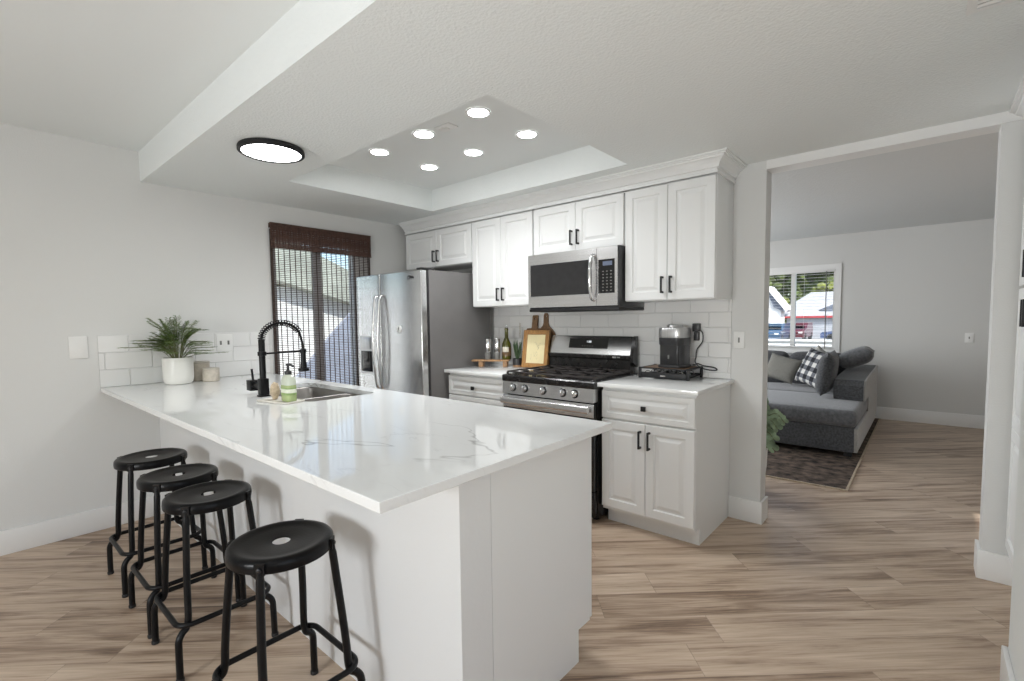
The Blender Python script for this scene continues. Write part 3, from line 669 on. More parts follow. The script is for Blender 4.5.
# ------------------------------------------------------------------ microwave
t = thing('microwave', 'stainless microwave hung under the short cabinet above the range', 'microwave', (2.05, -.2, 1.405))
MB().box((1.678, -.383, 1.394), (2.437, -.0005, 1.8005), .003).build('body', 'dark_plastic', t)
x0, x1, zb, zt = 1.678, 2.272, 1.404, 1.797
dr = MB().plate(rect(x0, x1, zb, zt), [rect(1.70, 2.236, 1.487, 1.722)], FY, -.4, -.3835).build('door', 'steel', t)
MB().box((1.699, -.3985, 1.486), (2.237, -.384, 1.723)).build('window', 'microwave_glass', dr)
MB().plate(rect(2.275, 2.430, zb, zt), [rect(2.288, 2.412, 1.487, 1.714)], FY, -.4, -.3835).build('control_frame', 'steel', t)
cp = MB().box((2.240, -.3995, 1.4865), (2.273, -.3990, 1.7145)).box((2.2875, -.3988, 1.4865), (2.4125, -.384, 1.7145)).build('control_panel', 'black_gloss', t)
MB().box((2.322, -.4005, 1.672), (2.392, -.3985, 1.700)).build('display', 'display_blue', cp)
kp = MB()
for i in range(7):
    for j in range(3): kp.box((2.318 + j * .030, -.4, 1.502 + i * .0215), (2.330 + j * .030, -.3985, 1.508 + i * .0215))
kp.build('keypad', 'slot_dark', cp)
pts = smooth_path([(2.251, -.400, 1.752), (2.251, -.428, 1.738), (2.251, -.446, 1.68), (2.251, -.453, 1.60), (2.251, -.446, 1.52), (2.251, -.428, 1.458), (2.251, -.400, 1.444)], 6)
MB().tube(pts, .0125, 12).build('handle', 'chrome', dr)
v = MB().box((1.678, -.392, 1.372), (2.437, -.0095, 1.3935), .004)
for k in range(12): v.box((1.74 + k * .052, -.33, 1.3695), (1.78 + k * .052, -.18, 1.373))
v.build('vent_base', 'matte_black', t)

# ------------------------------------------------------------------ range
t = thing('gas_range', 'stainless gas range with black grates between the worktops', 'range', (2.045, -.34, 0))
X0, X1 = 1.662, 2.4255
MB().box((X0, -.64, .03), (X1, -.045, .905), .003).box((X0 + .03, -.60, 0), (X0 + .06, -.57, .03)).box((X1 - .06, -.60, 0), (X1 - .03, -.57, .03)).box((X0 + .03, -.1, 0), (X0 + .06, -.07, .03)).box((X1 - .06, -.1, 0), (X1 - .03, -.07, .03)).build('body', 'black_enamel', t)
MB().prism([(-.64, .868), (-.688, .874), (-.694, .884), (-.694, .912), (-.685, .921), (-.10, .921), (-.10, .906), (-.64, .906)], FX, X0 - .002, X1 + .002).build('cooktop', 'black_enamel', t)
cpn = MB().prism([(-.641, .792), (-.694, .786), (-.688, .873), (-.641, .867)], FX, X0, X1).build('control_panel', 'steel', t)
for kx in (1.760, 1.868, 2.027, 2.190, 2.283):
    k = MB().lathe([(.0225, .004), (.0232, .006), (.0225, .022), (.0205, .026), (.0195, .027)], (0, 0, 0), 28).box((-.0045, -.021, .026), (.0045, .021, .033), .002)
    kx_ = Matrix.Translation((kx, -.6915, .833)) @ Matrix.Rotation(R(86), 4, 'X')
    ko = k.build('knob', 'chrome', t, xf=kx_)
    MB().lathe([(.0285, 0), (.0290, .003), (.0255, .0065), (.0238, .0068), (.0238, .004)], (0, 0, 0), 28, True, False).build('skirt', 'black_gloss', ko, xf=kx_)
od = MB().box((X0 + .002, -.689, .215), (X1 - .002, -.6415, .778), .004).build('oven_door', 'black_gloss', t)
MB().box((X0 + .003, -.6915, .690), (X1 - .003, -.680, .777), .002).build('door_rail', 'steel', od)
hb = MB()
hb.loops([[Vector((x, -.722 + .011 * math.cos(R(a)), .742 + .024 * math.copysign(abs(math.sin(R(a))) ** .6, math.sin(R(a))))) for a in range(0, 360, 24)] for x in (X0 + .012, X1 - .022)], True, True)
for hx_ in (X0 + .03, X1 - .055): hb.box((hx_, -.720, .738), (hx_ + .018, -.69, .758), .003)
hb.build('handle', 'steel', od)
MB().box((X0 + .004, -.684, .045), (X1 - .004, -.6415, .208), .004).build('warming_drawer', 'black_gloss', t)
# grates: three cast iron sections with burners
def grate(a0, a1):
    mb = MB(); y0, y1, zz = -.655, -.145, .9385; h = .0055
    for a in (a0, a1): mb.box((a - .006, y0, zz - .004), (a + .006, y1, zz + .007), .0015, 1)
    for b in (y0, (y0 + y1) / 2, y1): mb.box((a0, b - .006, zz - .004), (a1, b + .006, zz + .007), .0015, 1)
    am = (a0 + a1) / 2
    for yb in ((y0 * .75 + y1 * .25), (y0 * .25 + y1 * .75)):
        for dx_, dy_ in ((1, 0), (-1, 0), (0, 1), (0, -1)):
            lim = (a1 - a0) / 2 if dx_ else (y1 - y0) / 4
            p, q = (am + dx_ * .03, yb + dy_ * .03), (am + dx_ * lim, yb + dy_ * lim)
            mb.box((min(p[0], q[0]) - (h if dy_ else 0), min(p[1], q[1]) - (h if dx_ else 0), zz - .003), (max(p[0], q[0]) + (h if dy_ else 0), max(p[1], q[1]) + (h if dx_ else 0), zz + .008), .0015, 1)
    for a in (a0, a1):
        for b in (y0, y1): mb.box((a - .007, b - .007, .9205), (a + .007, b + .007, zz), .0015, 1)
    return mb.build('grate', 'cast_iron', t)
for a0, a1 in ((1.680, 1.918), (1.930, 2.158), (2.170, 2.408)): grate(a0, a1)
for bx2, by2, r_ in ((1.80, -.53, .048), (1.80, -.27, .038), (2.044, -.40, .045), (2.29, -.53, .05), (2.29, -.27, .035)):
    MB().lathe([(r_ * 1.1, .9205), (r_ * 1.1, .925), (r_ * .9, .927), (r_ * .88, .931), (r_ * .3, .932)], (bx2, by2, 0), 24).build('burner', 'matte_black', t)
MB().prism([(-.045, .905), (-.115, .905), (-.112, 1.01), (-.128, 1.02), (-.128, 1.042), (-.10, 1.046), (-.045, 1.046)], FX, X0 + .002, X1 - .0445).build('vent_riser', 'black_enamel', t)
bg_ = MB().prism([(-.045, 1.0465), (-.108, 1.0465), (-.072, 1.172), (-.060, 1.183), (-.045, 1.183)], FX, X0, X1 - .045).build('backguard', 'steel', t)
MB().prism([(-.044, .96), (-.122, 1.0), (-.122, 1.047), (-.074, 1.18), (-.062, 1.186), (-.044, 1.186)], FX, X1 - .0445, X1 - .02).build('end_cap', 'black_enamel', t)
def onpanel(a0, a1, f0, f1, e):   # on the sloped panel face
    g = lambda f: (-.108 + .036 * f, 1.0465 + .1255 * f)
    n_ = (-.961, -.276 * -1)
    q = []
    for a, f in ((a0, f0), (a1, f0), (a1, f1), (a0, f1)):
        y_, z_ = g(f); q.append(Vector((a, y_ - .961 * e, z_ + .276 * e)))
    return q
ds = MB().loops([onpanel(1.838, 2.184, .34, .93, -.002), onpanel(1.838, 2.184, .34, .93, .0015)], True, True).build('display', 'black_gloss', bg_)
cl = MB()
for k, w in enumerate((.004, .010, .010)): cl.loops([onpanel(2.0 + k * .014, 2.0 + k * .014 + w, .68, .80, .001), onpanel(2.0 + k * .014, 2.0 + k * .014 + w, .68, .80, .002)], True, True)
cl.build('clock_digits', 'display_white', bg_)
kb = MB()
for k in range(5): kb.loops([onpanel(1.96 + k * .022, 1.968 + k * .022, .46, .50, .001), onpanel(1.96 + k * .022, 1.968 + k * .022, .46, .50, .0019)], True, True)
kb.build('keypad', 'slot_dark', bg_)
MB().box((2.245, -.1295, 1.026), (2.275, -.127, 1.037)).box((2.281, -.1295, 1.029), (2.305, -.127, 1.035)).build('maker_badge', 'chrome', t)

# ------------------------------------------------------------------ things on the left worktop
zt0 = .914
t = thing('serving_board', 'small wooden footed board holding the oil bottle and mills', 'serving board', (1.13, -.26, zt0))
xf = Matrix.Translation((1.132, -.258, 0)) @ Matrix.Rotation(R(32), 4, 'Z')
MB().box((-.155, -.055, zt0 + .047), (.172, .055, zt0 + .060), .004).build('board', 'wood_light', t, xf=xf)
for lx in (-.075, .135):
    MB().box((lx - .018, -.050, zt0 + .0003), (lx + .018, .050, zt0 + .0468), .003).build('foot', 'wood_light', t, xf=xf)
zb = zt0 + .0603
def mill(label, x, y):
    t = thing('spice_mill', label, 'spice mill', (x, y, zb), 'stainless mills on the wooden board')
    MB().lathe([(.025, zb), (.0255, zb + .004), (.0255, zb + .062), (.025, zb + .064)], (x, y, 0), 24).build('glass_jar', 'slot_dark', t)
    MB().lathe([(.026, zb + .0645), (.0265, zb + .067), (.0265, zb + .172), (.024, zb + .179), (.01, zb + .181)], (x, y, 0), 24).build('steel_cap', 'chrome', t)
mill('stainless spice mill nearest the fridge on the wooden board', 1.112, -.264)
mill('stainless spice mill beside the oil bottle', 1.176, -.215)
t = thing('oil_bottle', 'olive green glass oil bottle with a pourer on the wooden board', 'bottle', (1.236, -.160, zb))
bx3, by3 = 1.236, -.160
MB().lathe([(.036, zb), (.041, zb + .004), (.041, zb + .120), (.039, zb + .135), (.024, zb + .170), (.0155, zb + .190), (.0145, zb + .250), (.0165, zb + .252), (.0165, zb + .268), (.013, zb + .270)], (bx3, by3, 0), 32).build('bottle', 'olive_glass', t)
l1 = MB().lathe([(.0416, zb + .030), (.0416, zb + .105)], (bx3, by3, 0), 32, False, False).build('label_wrap', 'label_dark', t)
MB().loops([[Vector((bx3 + .042 * math.cos(R(a)), by3 + .042 * math.sin(R(a)), z)) for a in range(255, 345, 10)] + [Vector((bx3 + .0417 * math.cos(R(a)), by3 + .0417 * math.sin(R(a)), z)) for a in range(335, 250, -10)] for z in (zb + .065, zb + .108)], True, True).build('label_patch', 'label_white', l1)
MB().lathe([(.012, zb + .2702), (.010, zb + .276), (.004, zb + .280), (.003, zb + .303)], (bx3, by3, 0), 14).build('pourer', 'steel', t)
t = thing('potted_succulent', 'tiny spiky succulent in a dark pot beside the picture frame', 'potted plant', (1.345, -.145, zt0))
sx_, sy_ = 1.345, -.145
MB().lathe([(.036, zt0 + .0003), (.037, zt0 + .016)], (sx_, sy_, 0), 28).build('wooden_base', 'wood_light', t)
MB().lathe([(.037, zt0 + .0165), (.040, zt0 + .018), (.041, zt0 + .072), (.037, zt0 + .072), (.036, zt0 + .064)], (sx_, sy_, 0), 28).build('pot', 'dark_plastic', t)
sl = MB(); rnd = random.Random(3)
for i in range(15):
    az = rnd.uniform(0, 6.28); tl = rnd.uniform(.03, .30); d_ = Vector((math.cos(az) * math.sin(tl), math.sin(az) * math.sin(tl), math.cos(tl))); L_ = rnd.uniform(.11, .175); p = Vector((sx_ + d_.x * .03, sy_ + d_.y * .03, zt0 + .062))
    sl.tube([p, p + d_ * L_ * .3, p + d_ * L_ * .7 + Vector((0, 0, .004)), p + d_ * L_ + Vector((0, 0, .006))], [.0045, .0068, .0045, .0006], 5)
sl.build('leaves', 'succulent_green', t)
# a tall clear reed bottle behind the succulent
t = thing('reed_vase', 'slim clear glass vase with a dried stem behind the succulent', 'vase', (1.27, -.05, zt0))
vx, vy = 1.30, -.050
MB().lathe([(.020, zt0 + .0003), (.022, zt0 + .004), (.022, zt0 + .11), (.010, zt0 + .15), (.009, zt0 + .205), (.0075, zt0 + .205), (.0085, zt0 + .15), (.0205, zt0 + .108), (.0205, zt0 + .006)], (vx, vy, 0), 24).build('glass_body', 'clear_glass', t)
rs = MB(); rnd = random.Random(9)
rs.tube([(vx, vy, zt0 + .012), (vx, vy, zt0 + .36)], .0012, 5)
for k in range(26):
    z_ = zt0 + .235 + k * .005; az = k * 2.4; rs.leaf(Vector((vx, vy, z_)), Vector((math.cos(az) * .5, math.sin(az) * .35 - .1, .8)), Vector((0, -1, .2)), .022, .004)
rs.build('dried_stem', 'lid_grey', t)
# picture frame leaning on the cutting boards
t = thing('picture_frame', 'wooden framed cream sketch leaning on the tile left of the range', 'picture', (1.495, -.13, zt0))
W_, H_ = .252, .315
LX = Matrix.Translation((1.531, -.150, zt0 + .001)) @ Matrix.Rotation(R(5), 4, 'Z') @ Matrix.Rotation(R(-9), 4, 'X')
fz = lambda a, b, d: Vector((a, d, b))
fp = MB(); iw, ih = .038, .040
fp.loops([[Vector((sx2 * (W_ / 2 - i), y_, (H_ / 2 + sz2 * (H_ / 2 - i)))) for sx2, sz2 in ((-1, -1), (1, -1), (1, 1), (-1, 1))] for i, y_ in ((0, .012), (0, -.008), (.003, -.011), (.030, -.011), (iw, -.005), (iw, .004))], True, False)
fp.build('frame', 'wood_frame', t, xf=LX)
ar = MB().box((-W_ / 2 + iw - .002, -.002, ih - .002), (W_ / 2 - iw + .002, .006, H_ - ih + .002)).build('artwork', 'paper_cream', t, xf=LX)
ik = MB(); rnd = random.Random(2)
for k in range(9):
    x_ = rnd.uniform(-.04, .03); z_ = rnd.uniform(.09, .2)
    ik.tube(smooth_path([(x_ + rnd.uniform(-.02, .02), -.0022, z_ + rnd.uniform(-.03, .03)) for q in range(4)], 4), .0004, 4)
ik.build('sketch_lines', 'ink', ar, xf=LX)
def paddle(label, x, ht, w, hw, lean, yb, rounded):
    o_ = []
    bh = ht - .125
    if rounded: prof = [(-w / 2 + .02, 0), (w / 2 - .02, 0), (w / 2, .02), (w / 2, bh - .07), (w / 2 - .012, bh - .04), (w * .3, bh - .01), (hw / 2 + .012, bh + .015), (hw / 2 + .002, bh + .04), (hw / 2, ht - .02), (hw / 2 - .008, ht - .004), (0, ht), (-hw / 2 + .008, ht - .004), (-hw / 2, ht - .02), (-hw / 2 - .002, bh + .04), (-hw / 2 - .012, bh + .015), (-w * .3, bh - .01), (-w / 2 + .012, bh - .04), (-w / 2, bh - .07), (-w / 2, .02)]
    else: prof = [(-w / 2 + .01, 0), (w / 2 - .01, 0), (w / 2, .01), (w / 2, bh), (w / 2 - .01, bh + .012), (hw / 2 + .006, bh + .014), (hw / 2, bh + .02), (hw / 2, ht - .006), (hw / 2 - .006, ht), (-hw / 2 + .006, ht), (-hw / 2, ht - .006), (-hw / 2, bh + .02), (-hw / 2 - .006, bh + .014), (-w / 2 + .01, bh + .012), (-w / 2, bh), (-w / 2, .01)]
    hole = [(.008 * math.cos(R(a)), ht - .03 + .008 * math.sin(R(a))) for a in range(0, 360, 30)]
    xf = Matrix.Translation((x, yb, zt0 + .001)) @ Matrix.Rotation(R(-lean), 4, 'X')
    mb = MB().plate(prof, [hole], fz, -.007, .007)
    o2 = mb.build('cutting_board', 'wood_walnut', loc=(x, yb, zt0), xf=xf); return tag(o2, label, 'cutting board', 'paddle cutting boards behind the picture')
paddle('square shouldered wooden paddle board behind the picture, handle up', 1.452, .440, .17, .056, 8, -.084, False)
paddle('round shouldered dark paddle board between picture and range', 1.560, .455, .20, .042, 1.2, -.028, True)

# ------------------------------------------------------------------ things on the right worktop
t = thing('pod_drawer_rack', 'low black coffee pod drawer on the right worktop', 'pod rack', (2.69, -.14, zt0))
a0, a1, b0, b1 = 2.520, 2.862, -.268, -.013
for x_ in (a0, a1 - .016):
    for y_ in (b0, b1 - .016): MB().box((x_, y_, zt0 + .0003), (x_ + .016, y_ + .016, .988), .001).build('leg', 'matte_black', t)
MB().box((a0, b0, .9785), (a1, b1, .9855), .0015).build('top_shelf', 'matte_black', t)
MB().box((a0 + .03, b0 + .02, .9857), (a1 - .03, b1 - .02, .9872)).build('mat', 'wood_walnut', t)
dw = MB().box((a0 + .018, b0 + .001, zt0 + .005), (a1 - .018, b0 + .012, .956), .002).box((a0 + .018, b0 + .012, zt0 + .012), (a0 + .024, b1 - .01, .942)).box((a1 - .024, b0 + .012, zt0 + .012), (a1 - .018, b1 - .01, .942)).box((a0 + .018, b0 + .012, zt0 + .012), (a1 - .018, b1 - .01, zt0 + .017)).box((a0 + .018, b1 - .016, zt0 + .012), (a1 - .018, b1 - .01, .942)).build('drawer', 'matte_black', t)
wl = MB()
for i in range(5):
    for j in range(3):
        cxx, cyy = a0 + .058 + i * .056, b0 + .05 + j * .07
        wl.tube([(cxx + .024 * math.cos(R(a)), cyy + (j == 0) * -.028, .938 + .026 * math.sin(R(a))) for a in range(0, 181, 20)], .0022, 5)
wl.build('pod_rings', 'chrome', dw)
MB().box(((a0 + a1) / 2 - .017, b0 - .0012, .930), ((a0 + a1) / 2 + .017, b0 + .0012, .940)).build('maker_badge', 'chrome', dw)
t = thing('coffee_machine', 'black and silver pod coffee machine on the black pod drawer', 'coffee machine', (2.72, -.14, .9873))
zc = .9873; cx, cy = 2.722, -.150
def rr(w, h, z, r=.045, ox=0, oy=0): return [Vector((x, y, z)) for x, y in rrect(cx - w + ox, cx + w + ox, cy - h + oy, cy + h + oy, min(r, w * .95, h * .95), 6)]
MB().loops([rr(.088, .092, zc), rr(.090, .094, zc + .004), rr(.090, .094, zc + .014), rr(.086, .09, zc + .018)], True, True).build('base', 'dark_plastic', t)
MB().loops([rr(.074, .078, zc + .0185, .04, .006, .012), rr(.074, .078, zc + .196, .04, .006, .012)], True, True).build('body', 'dark_plastic', t)
MB().loops([rr(.062, .010, zc + .0185, .008, -.006, -.074), rr(.062, .012, zc + .155, .008, -.006, -.074)], True, True).build('front_panel', 'microwave_glass', t)
MB().loops([rr(.082, .090, zc + .150, .045, 0, 0), rr(.084, .093, zc + .156, .045, 0, 0), rr(.085, .094, zc + .197, .045, 0, 0)], True, True).build('brew_head', 'dark_plastic', t)
MB().loops([rr(.085, .094, zc + .1975), rr(.086, .095, zc + .202), rr(.086, .095, zc + .250), rr(.082, .091, zc + .262), rr(.070, .074, zc + .267)], True, True).build('silver_band', 'steel_brushed', t)
MB().loops([rr(.050, .055, zc + .2672), rr(.048, .052, zc + .279), rr(.035, .04, zc + .284)], True, True).build('lid', 'steel_brushed', t)
MB().loops([rr(.009, .04, zc + .0185, .008, -.078, .0), rr(.009, .04, zc + .150, .008, -.078, .0)], True, True).build('side_strip', 'chrome', t)
MB().box((cx - .012, cy - .0885, zc + .06), (cx - .002, cy - .0835, zc + .085), .001).build('maker_mark', 'slot_dark', t)
# outlet, plug and cord
def plate_y(name, x0, x1, z0, z1, y, label, cat, slots, parent=None):
    t = thing(name, label, cat, ((x0 + x1) / 2, y, (z0 + z1) / 2))
    MB().box((x0, y - .006, z0), (x1, y, z1), .0025).build('cover_plate', 'white_plastic', t)
    for (sx0, sx1, sz0, sz1, m_, nm) in slots: MB().box((sx0, y - .0085, sz0), (sx1, y - .004, sz1), .001).build(nm, m_, t)
    return t
plate_y('wall_outlet', 2.775, 2.851, 1.145, 1.262, -.0092, 'white outlet in the tile behind the black plug', 'outlet', [(2.797, 2.829, 1.160, 1.195, 'slot_dark', 'socket')])
t = thing('power_adapter', 'black power plug and cord in the outlet beside the coffee machine', 'plug', (2.815, -.04, 1.2))
MB().box((2.800, -.052, 1.222), (2.848, -.0185, 1.276), .004).box((2.808, -.046, 1.160), (2.842, -.0185, 1.2215), .008).build('plug_body', 'dark_plastic', t)
MB().tube(smooth_path([(2.845, -.035, 1.235), (2.866, -.04, 1.21), (2.866, -.038, 1.16), (2.848, -.036, 1.13), (2.826, -.03, 1.10), (2.818, -.025, 1.05), (2.815, -.025, 1.01), (2.86, -.022, .975), (2.93, -.022, .965), (2.955, -.022, .972), (2.93, -.022, .985), (2.87, -.022, .992), (2.83, -.022, 1.005), (2.815, -.024, .998), (2.80, -.035, .996)], 7), .0042, 8).build('cord', 'dark_plastic', t)
plate_y('light_switch', 3.050, 3.116, 1.114, 1.222, -.0005, 'white toggle switch plate on the pillar by the opening', 'light switch', [(3.078, 3.088, 1.152, 1.184, 'slot_dark', 'toggle')])
plate_y('light_switch', 4.325, 4.402, .985, 1.098, YL - .0005, 'white switch plate on the far lounge wall', 'light switch', [(4.358, 4.368, 1.03, 1.055, 'slot_dark', 'toggle')])
def plate_x(name, y0, y1, z0, z1, label, cat, slots, x=.0005):
    t = thing(name, label, cat, (x, (y0 + y1) / 2, (z0 + z1) / 2))
    MB().box((x, y0, z0), (x + .006, y1, z1), .0025).build('cover_plate', 'white_plastic', t)
    for (sy0, sy1, sz0, sz1, m_, nm) in slots: MB().box((x + .004, sy0, sz0), (x + .0085, sy1, sz1), .001).build(nm, m_, t)
plate_x('blank_plate', -2.826, -2.738, 1.108, 1.246, 'plain white blank wall plate on the left wall before the tile', 'wall plate', [])
plate_x('wall_outlet', -2.018, -1.906, 1.108, 1.236, 'white double gang outlet in the tile above the beige jars', 'outlet', [(-1.995, -1.982, 1.156, 1.186, 'slot_dark', 'socket'), (-1.943, -1.930, 1.156, 1.186, 'slot_dark', 'socket')], .0092)

# ------------------------------------------------------------------ ceiling fittings
def make_recessed():
    t = thing('recessed_light', 'x', 'ceiling light', (0, 0, 0), 'recessed lights in the ceiling tray')
    MB().lathe([(.056, -.004), (.058, -.0055), (.068, -.004), (.0695, -.0005)], (0, 0, 0), 40, False, False).build('trim_ring', 'white_trim', t)
    MB().lathe([(.0565, -.0035), (.03, -.004), (.004, -.0042)], (0, 0, 0), 40, False, True).build('lens', 'lamp_disc', t)
    return t
rl = make_recessed()
RL = [(2.113, -1.362, 'round recessed light nearest the camera in the back row of the tray'), (1.655, -1.365, 'middle round recessed light of the three along the tray side away from the cabinets'), (1.197, -1.367, 'round recessed light nearest the black rimmed ceiling light'),
      (2.113, -.942, 'round recessed light at the right end of the row nearest the cabinets'), (1.648, -.938, 'middle round recessed light of the row nearest the cabinets'), (1.190, -.940, 'round recessed light at the inner corner of the tray, farthest from the camera')]
for i, (x, y, lab) in enumerate(RL):
    d_ = light('downlight', 'SPOT', (x, y, ZT - .008), (x, y, 0), DOWNLIGHT_WATTS, (.98, .99, 1.0), spot_size=R(150), spot_blend=.9, shadow_soft_size=.05)
    if i == 0: rl.location = (x, y, ZT); rl['label'] = lab
    else: copy_tree(rl, (x, y, ZT), lab)
t = thing('flush_light', 'round black rimmed ceiling light on the dropped ceiling', 'ceiling light', (1.262, -2.10, ZL))
MB().lathe([(.155, ZL - .0005), (.163, ZL - .002), (.166, ZL - .008), (.166, ZL - .026), (.160, ZL - .030), (.148, ZL - .029), (.147, ZL - .022)], (1.262, -2.10, 0), 56, True, False).build('rim', 'matte_black', t)
MB().lathe([(.1475, ZL - .0245), (.10, ZL - .026), (.005, ZL - .0265)], (1.262, -2.10, 0), 48, False, True).build('diffuser', 'flush_disc', t)
t = thing('ceiling_plate', 'small white rectangular plate between the recessed lights', 'ceiling plate', (1.83, -1.345, ZT))
MB().box((1.775, -1.385, ZT - .006), (1.895, -1.305, ZT - .0003), .002).build('cover_plate', 'white_trim', t)
MB().box((1.79, -1.365, ZT - .012), (1.845, -1.325, ZT - .006), .002).build('sensor', 'white_plastic', t)
t = thing('ceiling_vent', 'white slotted air vent in the ceiling near the pantry', 'air vent', (4.19, -1.30, ZL))
MB().plate(rect(4.056, 4.36, -1.45, -1.145), [rect(4.080, 4.336, -1.43, -1.165)], FZ, ZL - .006, ZL - .0003).build('frame', 'white_trim', t)
vv = MB()
for k in range(11): vv.prism([(-1.425 + k * .0235, ZL - .004), (-1.413 + k * .0235, ZL - .0075), (-1.411 + k * .0235, ZL - .006), (-1.423 + k * .0235, ZL - .002)], FX, 4.080, 4.336)
vv.build('louvres', 'white_trim', t)
MB().box((4.080, -1.43, ZL - .0015), (4.336, -1.165, ZL - .0004)).build('duct_opening', 'slot_dark', t)

# ------------------------------------------------------------------ pantry at the right edge
t = thing('pantry_cabinet', 'tall white panelled pantry with black pulls at the right edge', 'cabinet', (4.345, -.48, 0))
MB().box((4.331, -.93 + .002, .19), (4.374, -.018, 2.16), .001).build('carcass', 'cabinet_white', t)
P = PX(4.3305)
for y0, y1, ha in ((-.92, -.485, -.51), (-.480, -.045, -.455)):
    for z0, z1, hz0, hz1 in ((1.440, 2.145, 1.462, 1.572), (.20, 1.430, 1.262, 1.372)):
        mb = MB()
        if z1 > 2: raised_door(mb, P, y0, y1, z0, z1, 0)
        else: raised_door(mb, P, y0, y1, .78, z1, 0); raised_door(mb, P, y0, y1, z0, .78, 0)
        dd = mb.build('door', 'cabinet_white', t, smooth=False); pull(P, ha, hz0, hz1, .0195, dd)

# ------------------------------------------------------------------ lounge: window, blind
w = bpy.data.objects.new('window_1', None); COL.objects.link(w); w.location = (2.52, YL, .86); WL[w] = Vector(w.location); w['kind'] = 'structure'; w['label'] = 'white framed lounge window behind the sofa'
fr = MB().plate(rect(1.98, 3.06, .86, 1.935), [rect(2.02, 2.533, .90, 1.905), rect(2.588, 3.03, .90, 1.905)], FY, YL + .03, YL + .09)
fr.build('window_frame', 'white_trim', w)
MB().plate(rect(1.92, 3.12, .80, 2.0), [rect(1.985, 3.055, .865, 1.93)], FY, YL - .014, YL - .0003).box((1.9, YL - .05, .80), (3.14, YL, .825), .003).build('casing', 'white_trim', w)
MB().box((2.02, YL + .055, .9), (3.03, YL + .06, 1.905)).build('glass_pane', 'pane_glass', w)
t = thing('window_blind', 'white horizontal slat blind hanging open in the lounge window', 'window blind', (2.52, YL + .01, .87))
MB().box((1.99, YL - .010, 1.90), (3.05, YL + .028, 1.93), .003).build('headrail', 'white_trim', t)
sl = MB(); z = .885
while z < 1.895:
    sl.box((1.99, YL - .008, z), (3.05, YL + .026, z + .0022)); z += .043
sl.build('slats', 'white_plastic', t)
cdm = MB()
for x_ in (2.12, 2.45, 2.70, 2.98): cdm.tube([(x_, YL - .009, .88), (x_, YL - .009, 1.91)], .0012, 5)
cdm.build('ladder_cords', 'white_plastic', t)
MB().tube([(2.955, YL - .018, .88), (2.955, YL - .018, 1.91)], .006, 8).build('tilt_wand', 'slot_dark', t)

# ------------------------------------------------------------------ rug and sofa
t = thing('area_rug', 'dark brown distressed rug under the grey sofa', 'rug', (2.3, 2.5, 0))
MB().box((1.0, 1.035, .0005), (3.565, 4.30, .009)).build('pile', 'rug_brown', t)
MB().plate(rect(.985, 3.58, 1.02, 4.315), [rect(1.0, 3.565, 1.035, 4.30)], FZ, .0005, .0105).build('binding', 'rug_edge', t)
def soft(lo, hi, r, puff=0.):
    mb = MB().box(lo, hi, r, 4)
    if puff:
        bmesh.ops.subdivide_edges(mb.bm, edges=[e for e in mb.bm.edges if e.calc_length() > .12], cuts=6, use_grid_fill=True)
        c = (Vector(lo) + Vector(hi)) / 2; h = (Vector(hi) - Vector(lo)) / 2
        for v in mb.bm.verts:
            q = [(v.co[i] - c[i]) / h[i] for i in range(3)]
            for i in range(3):
                j, k = [x for x in range(3) if x != i]
                v.co[i] += math.copysign(puff * max(0, 1 - q[j] ** 2) * max(0, 1 - q[k] ** 2), q[i]) * abs(q[i])
    return mb
t = thing('sectional_sofa', 'charcoal grey sectional sofa with chaise below the lounge window', 'sofa', (2.6, 3.1, .01))
MB().box((.9, 3.12, .055), (3.5200, 4.19, .30), .015, 3).box((2.36, 2.03, .055), (3.5200, 3.2, .292), .015, 3).build('base', 'sofa_fabric', t)
soft((2.35, 1.995, .295), (3.5350, 3.05, .448), .04, .012).build('chaise_cushion', 'sofa_seat_lit', t)
soft((2.36, 3.06, .302), (3.3200, 3.90, .445), .04, .012).build('seat_cushion', 'sofa_seat_lit', t)
soft((1.2, 3.06, .302), (2.35, 3.90, .445), .04, .012).build('seat_cushion', 'sofa_seat_lit', t)
MB().prism([(2.66, .449), (2.64, .60), (2.70, .655), (2.9, .668), (4.14, .70), (4.185, .685), (4.19, .30), (3.04, .30), (3.04, .449)], FX, 3.275, 3.5285).build('arm', 'sofa_fabric', t)
MB().prism([(2.665, .452), (2.645, .60), (2.70, .652), (2.9, .665), (4.14, .697), (4.185, .682), (4.19, .06), (2.04, .06), (2.035, .28), (3.05, .29), (3.05, .452)], FX, 3.479, 3.5420).build('side_panel', 'sofa_side_lit', t)
soft((.9, 3.92, .302), (3.3200, 4.19, .78), .06).build('back', 'sofa_fabric', t)
for x0, x1 in ((2.66, 3.2500), (2.03, 2.63), (1.4, 2.0)):
    MBx = soft((x0, 3.72, .447), (x1, 3.915, .85), .07, .02); MBx.build('back_cushion', 'sofa_fabric', t)
for x_, y_ in ((3.4700, 2.09), (2.42, 2.09), (3.4700, 4.12), (1.0, 4.12)): MB().box((x_ - .03, y_ - .03, .0105), (x_ + .03, y_ + .03, .056), .004).build('foot', 'foam_dark', t)
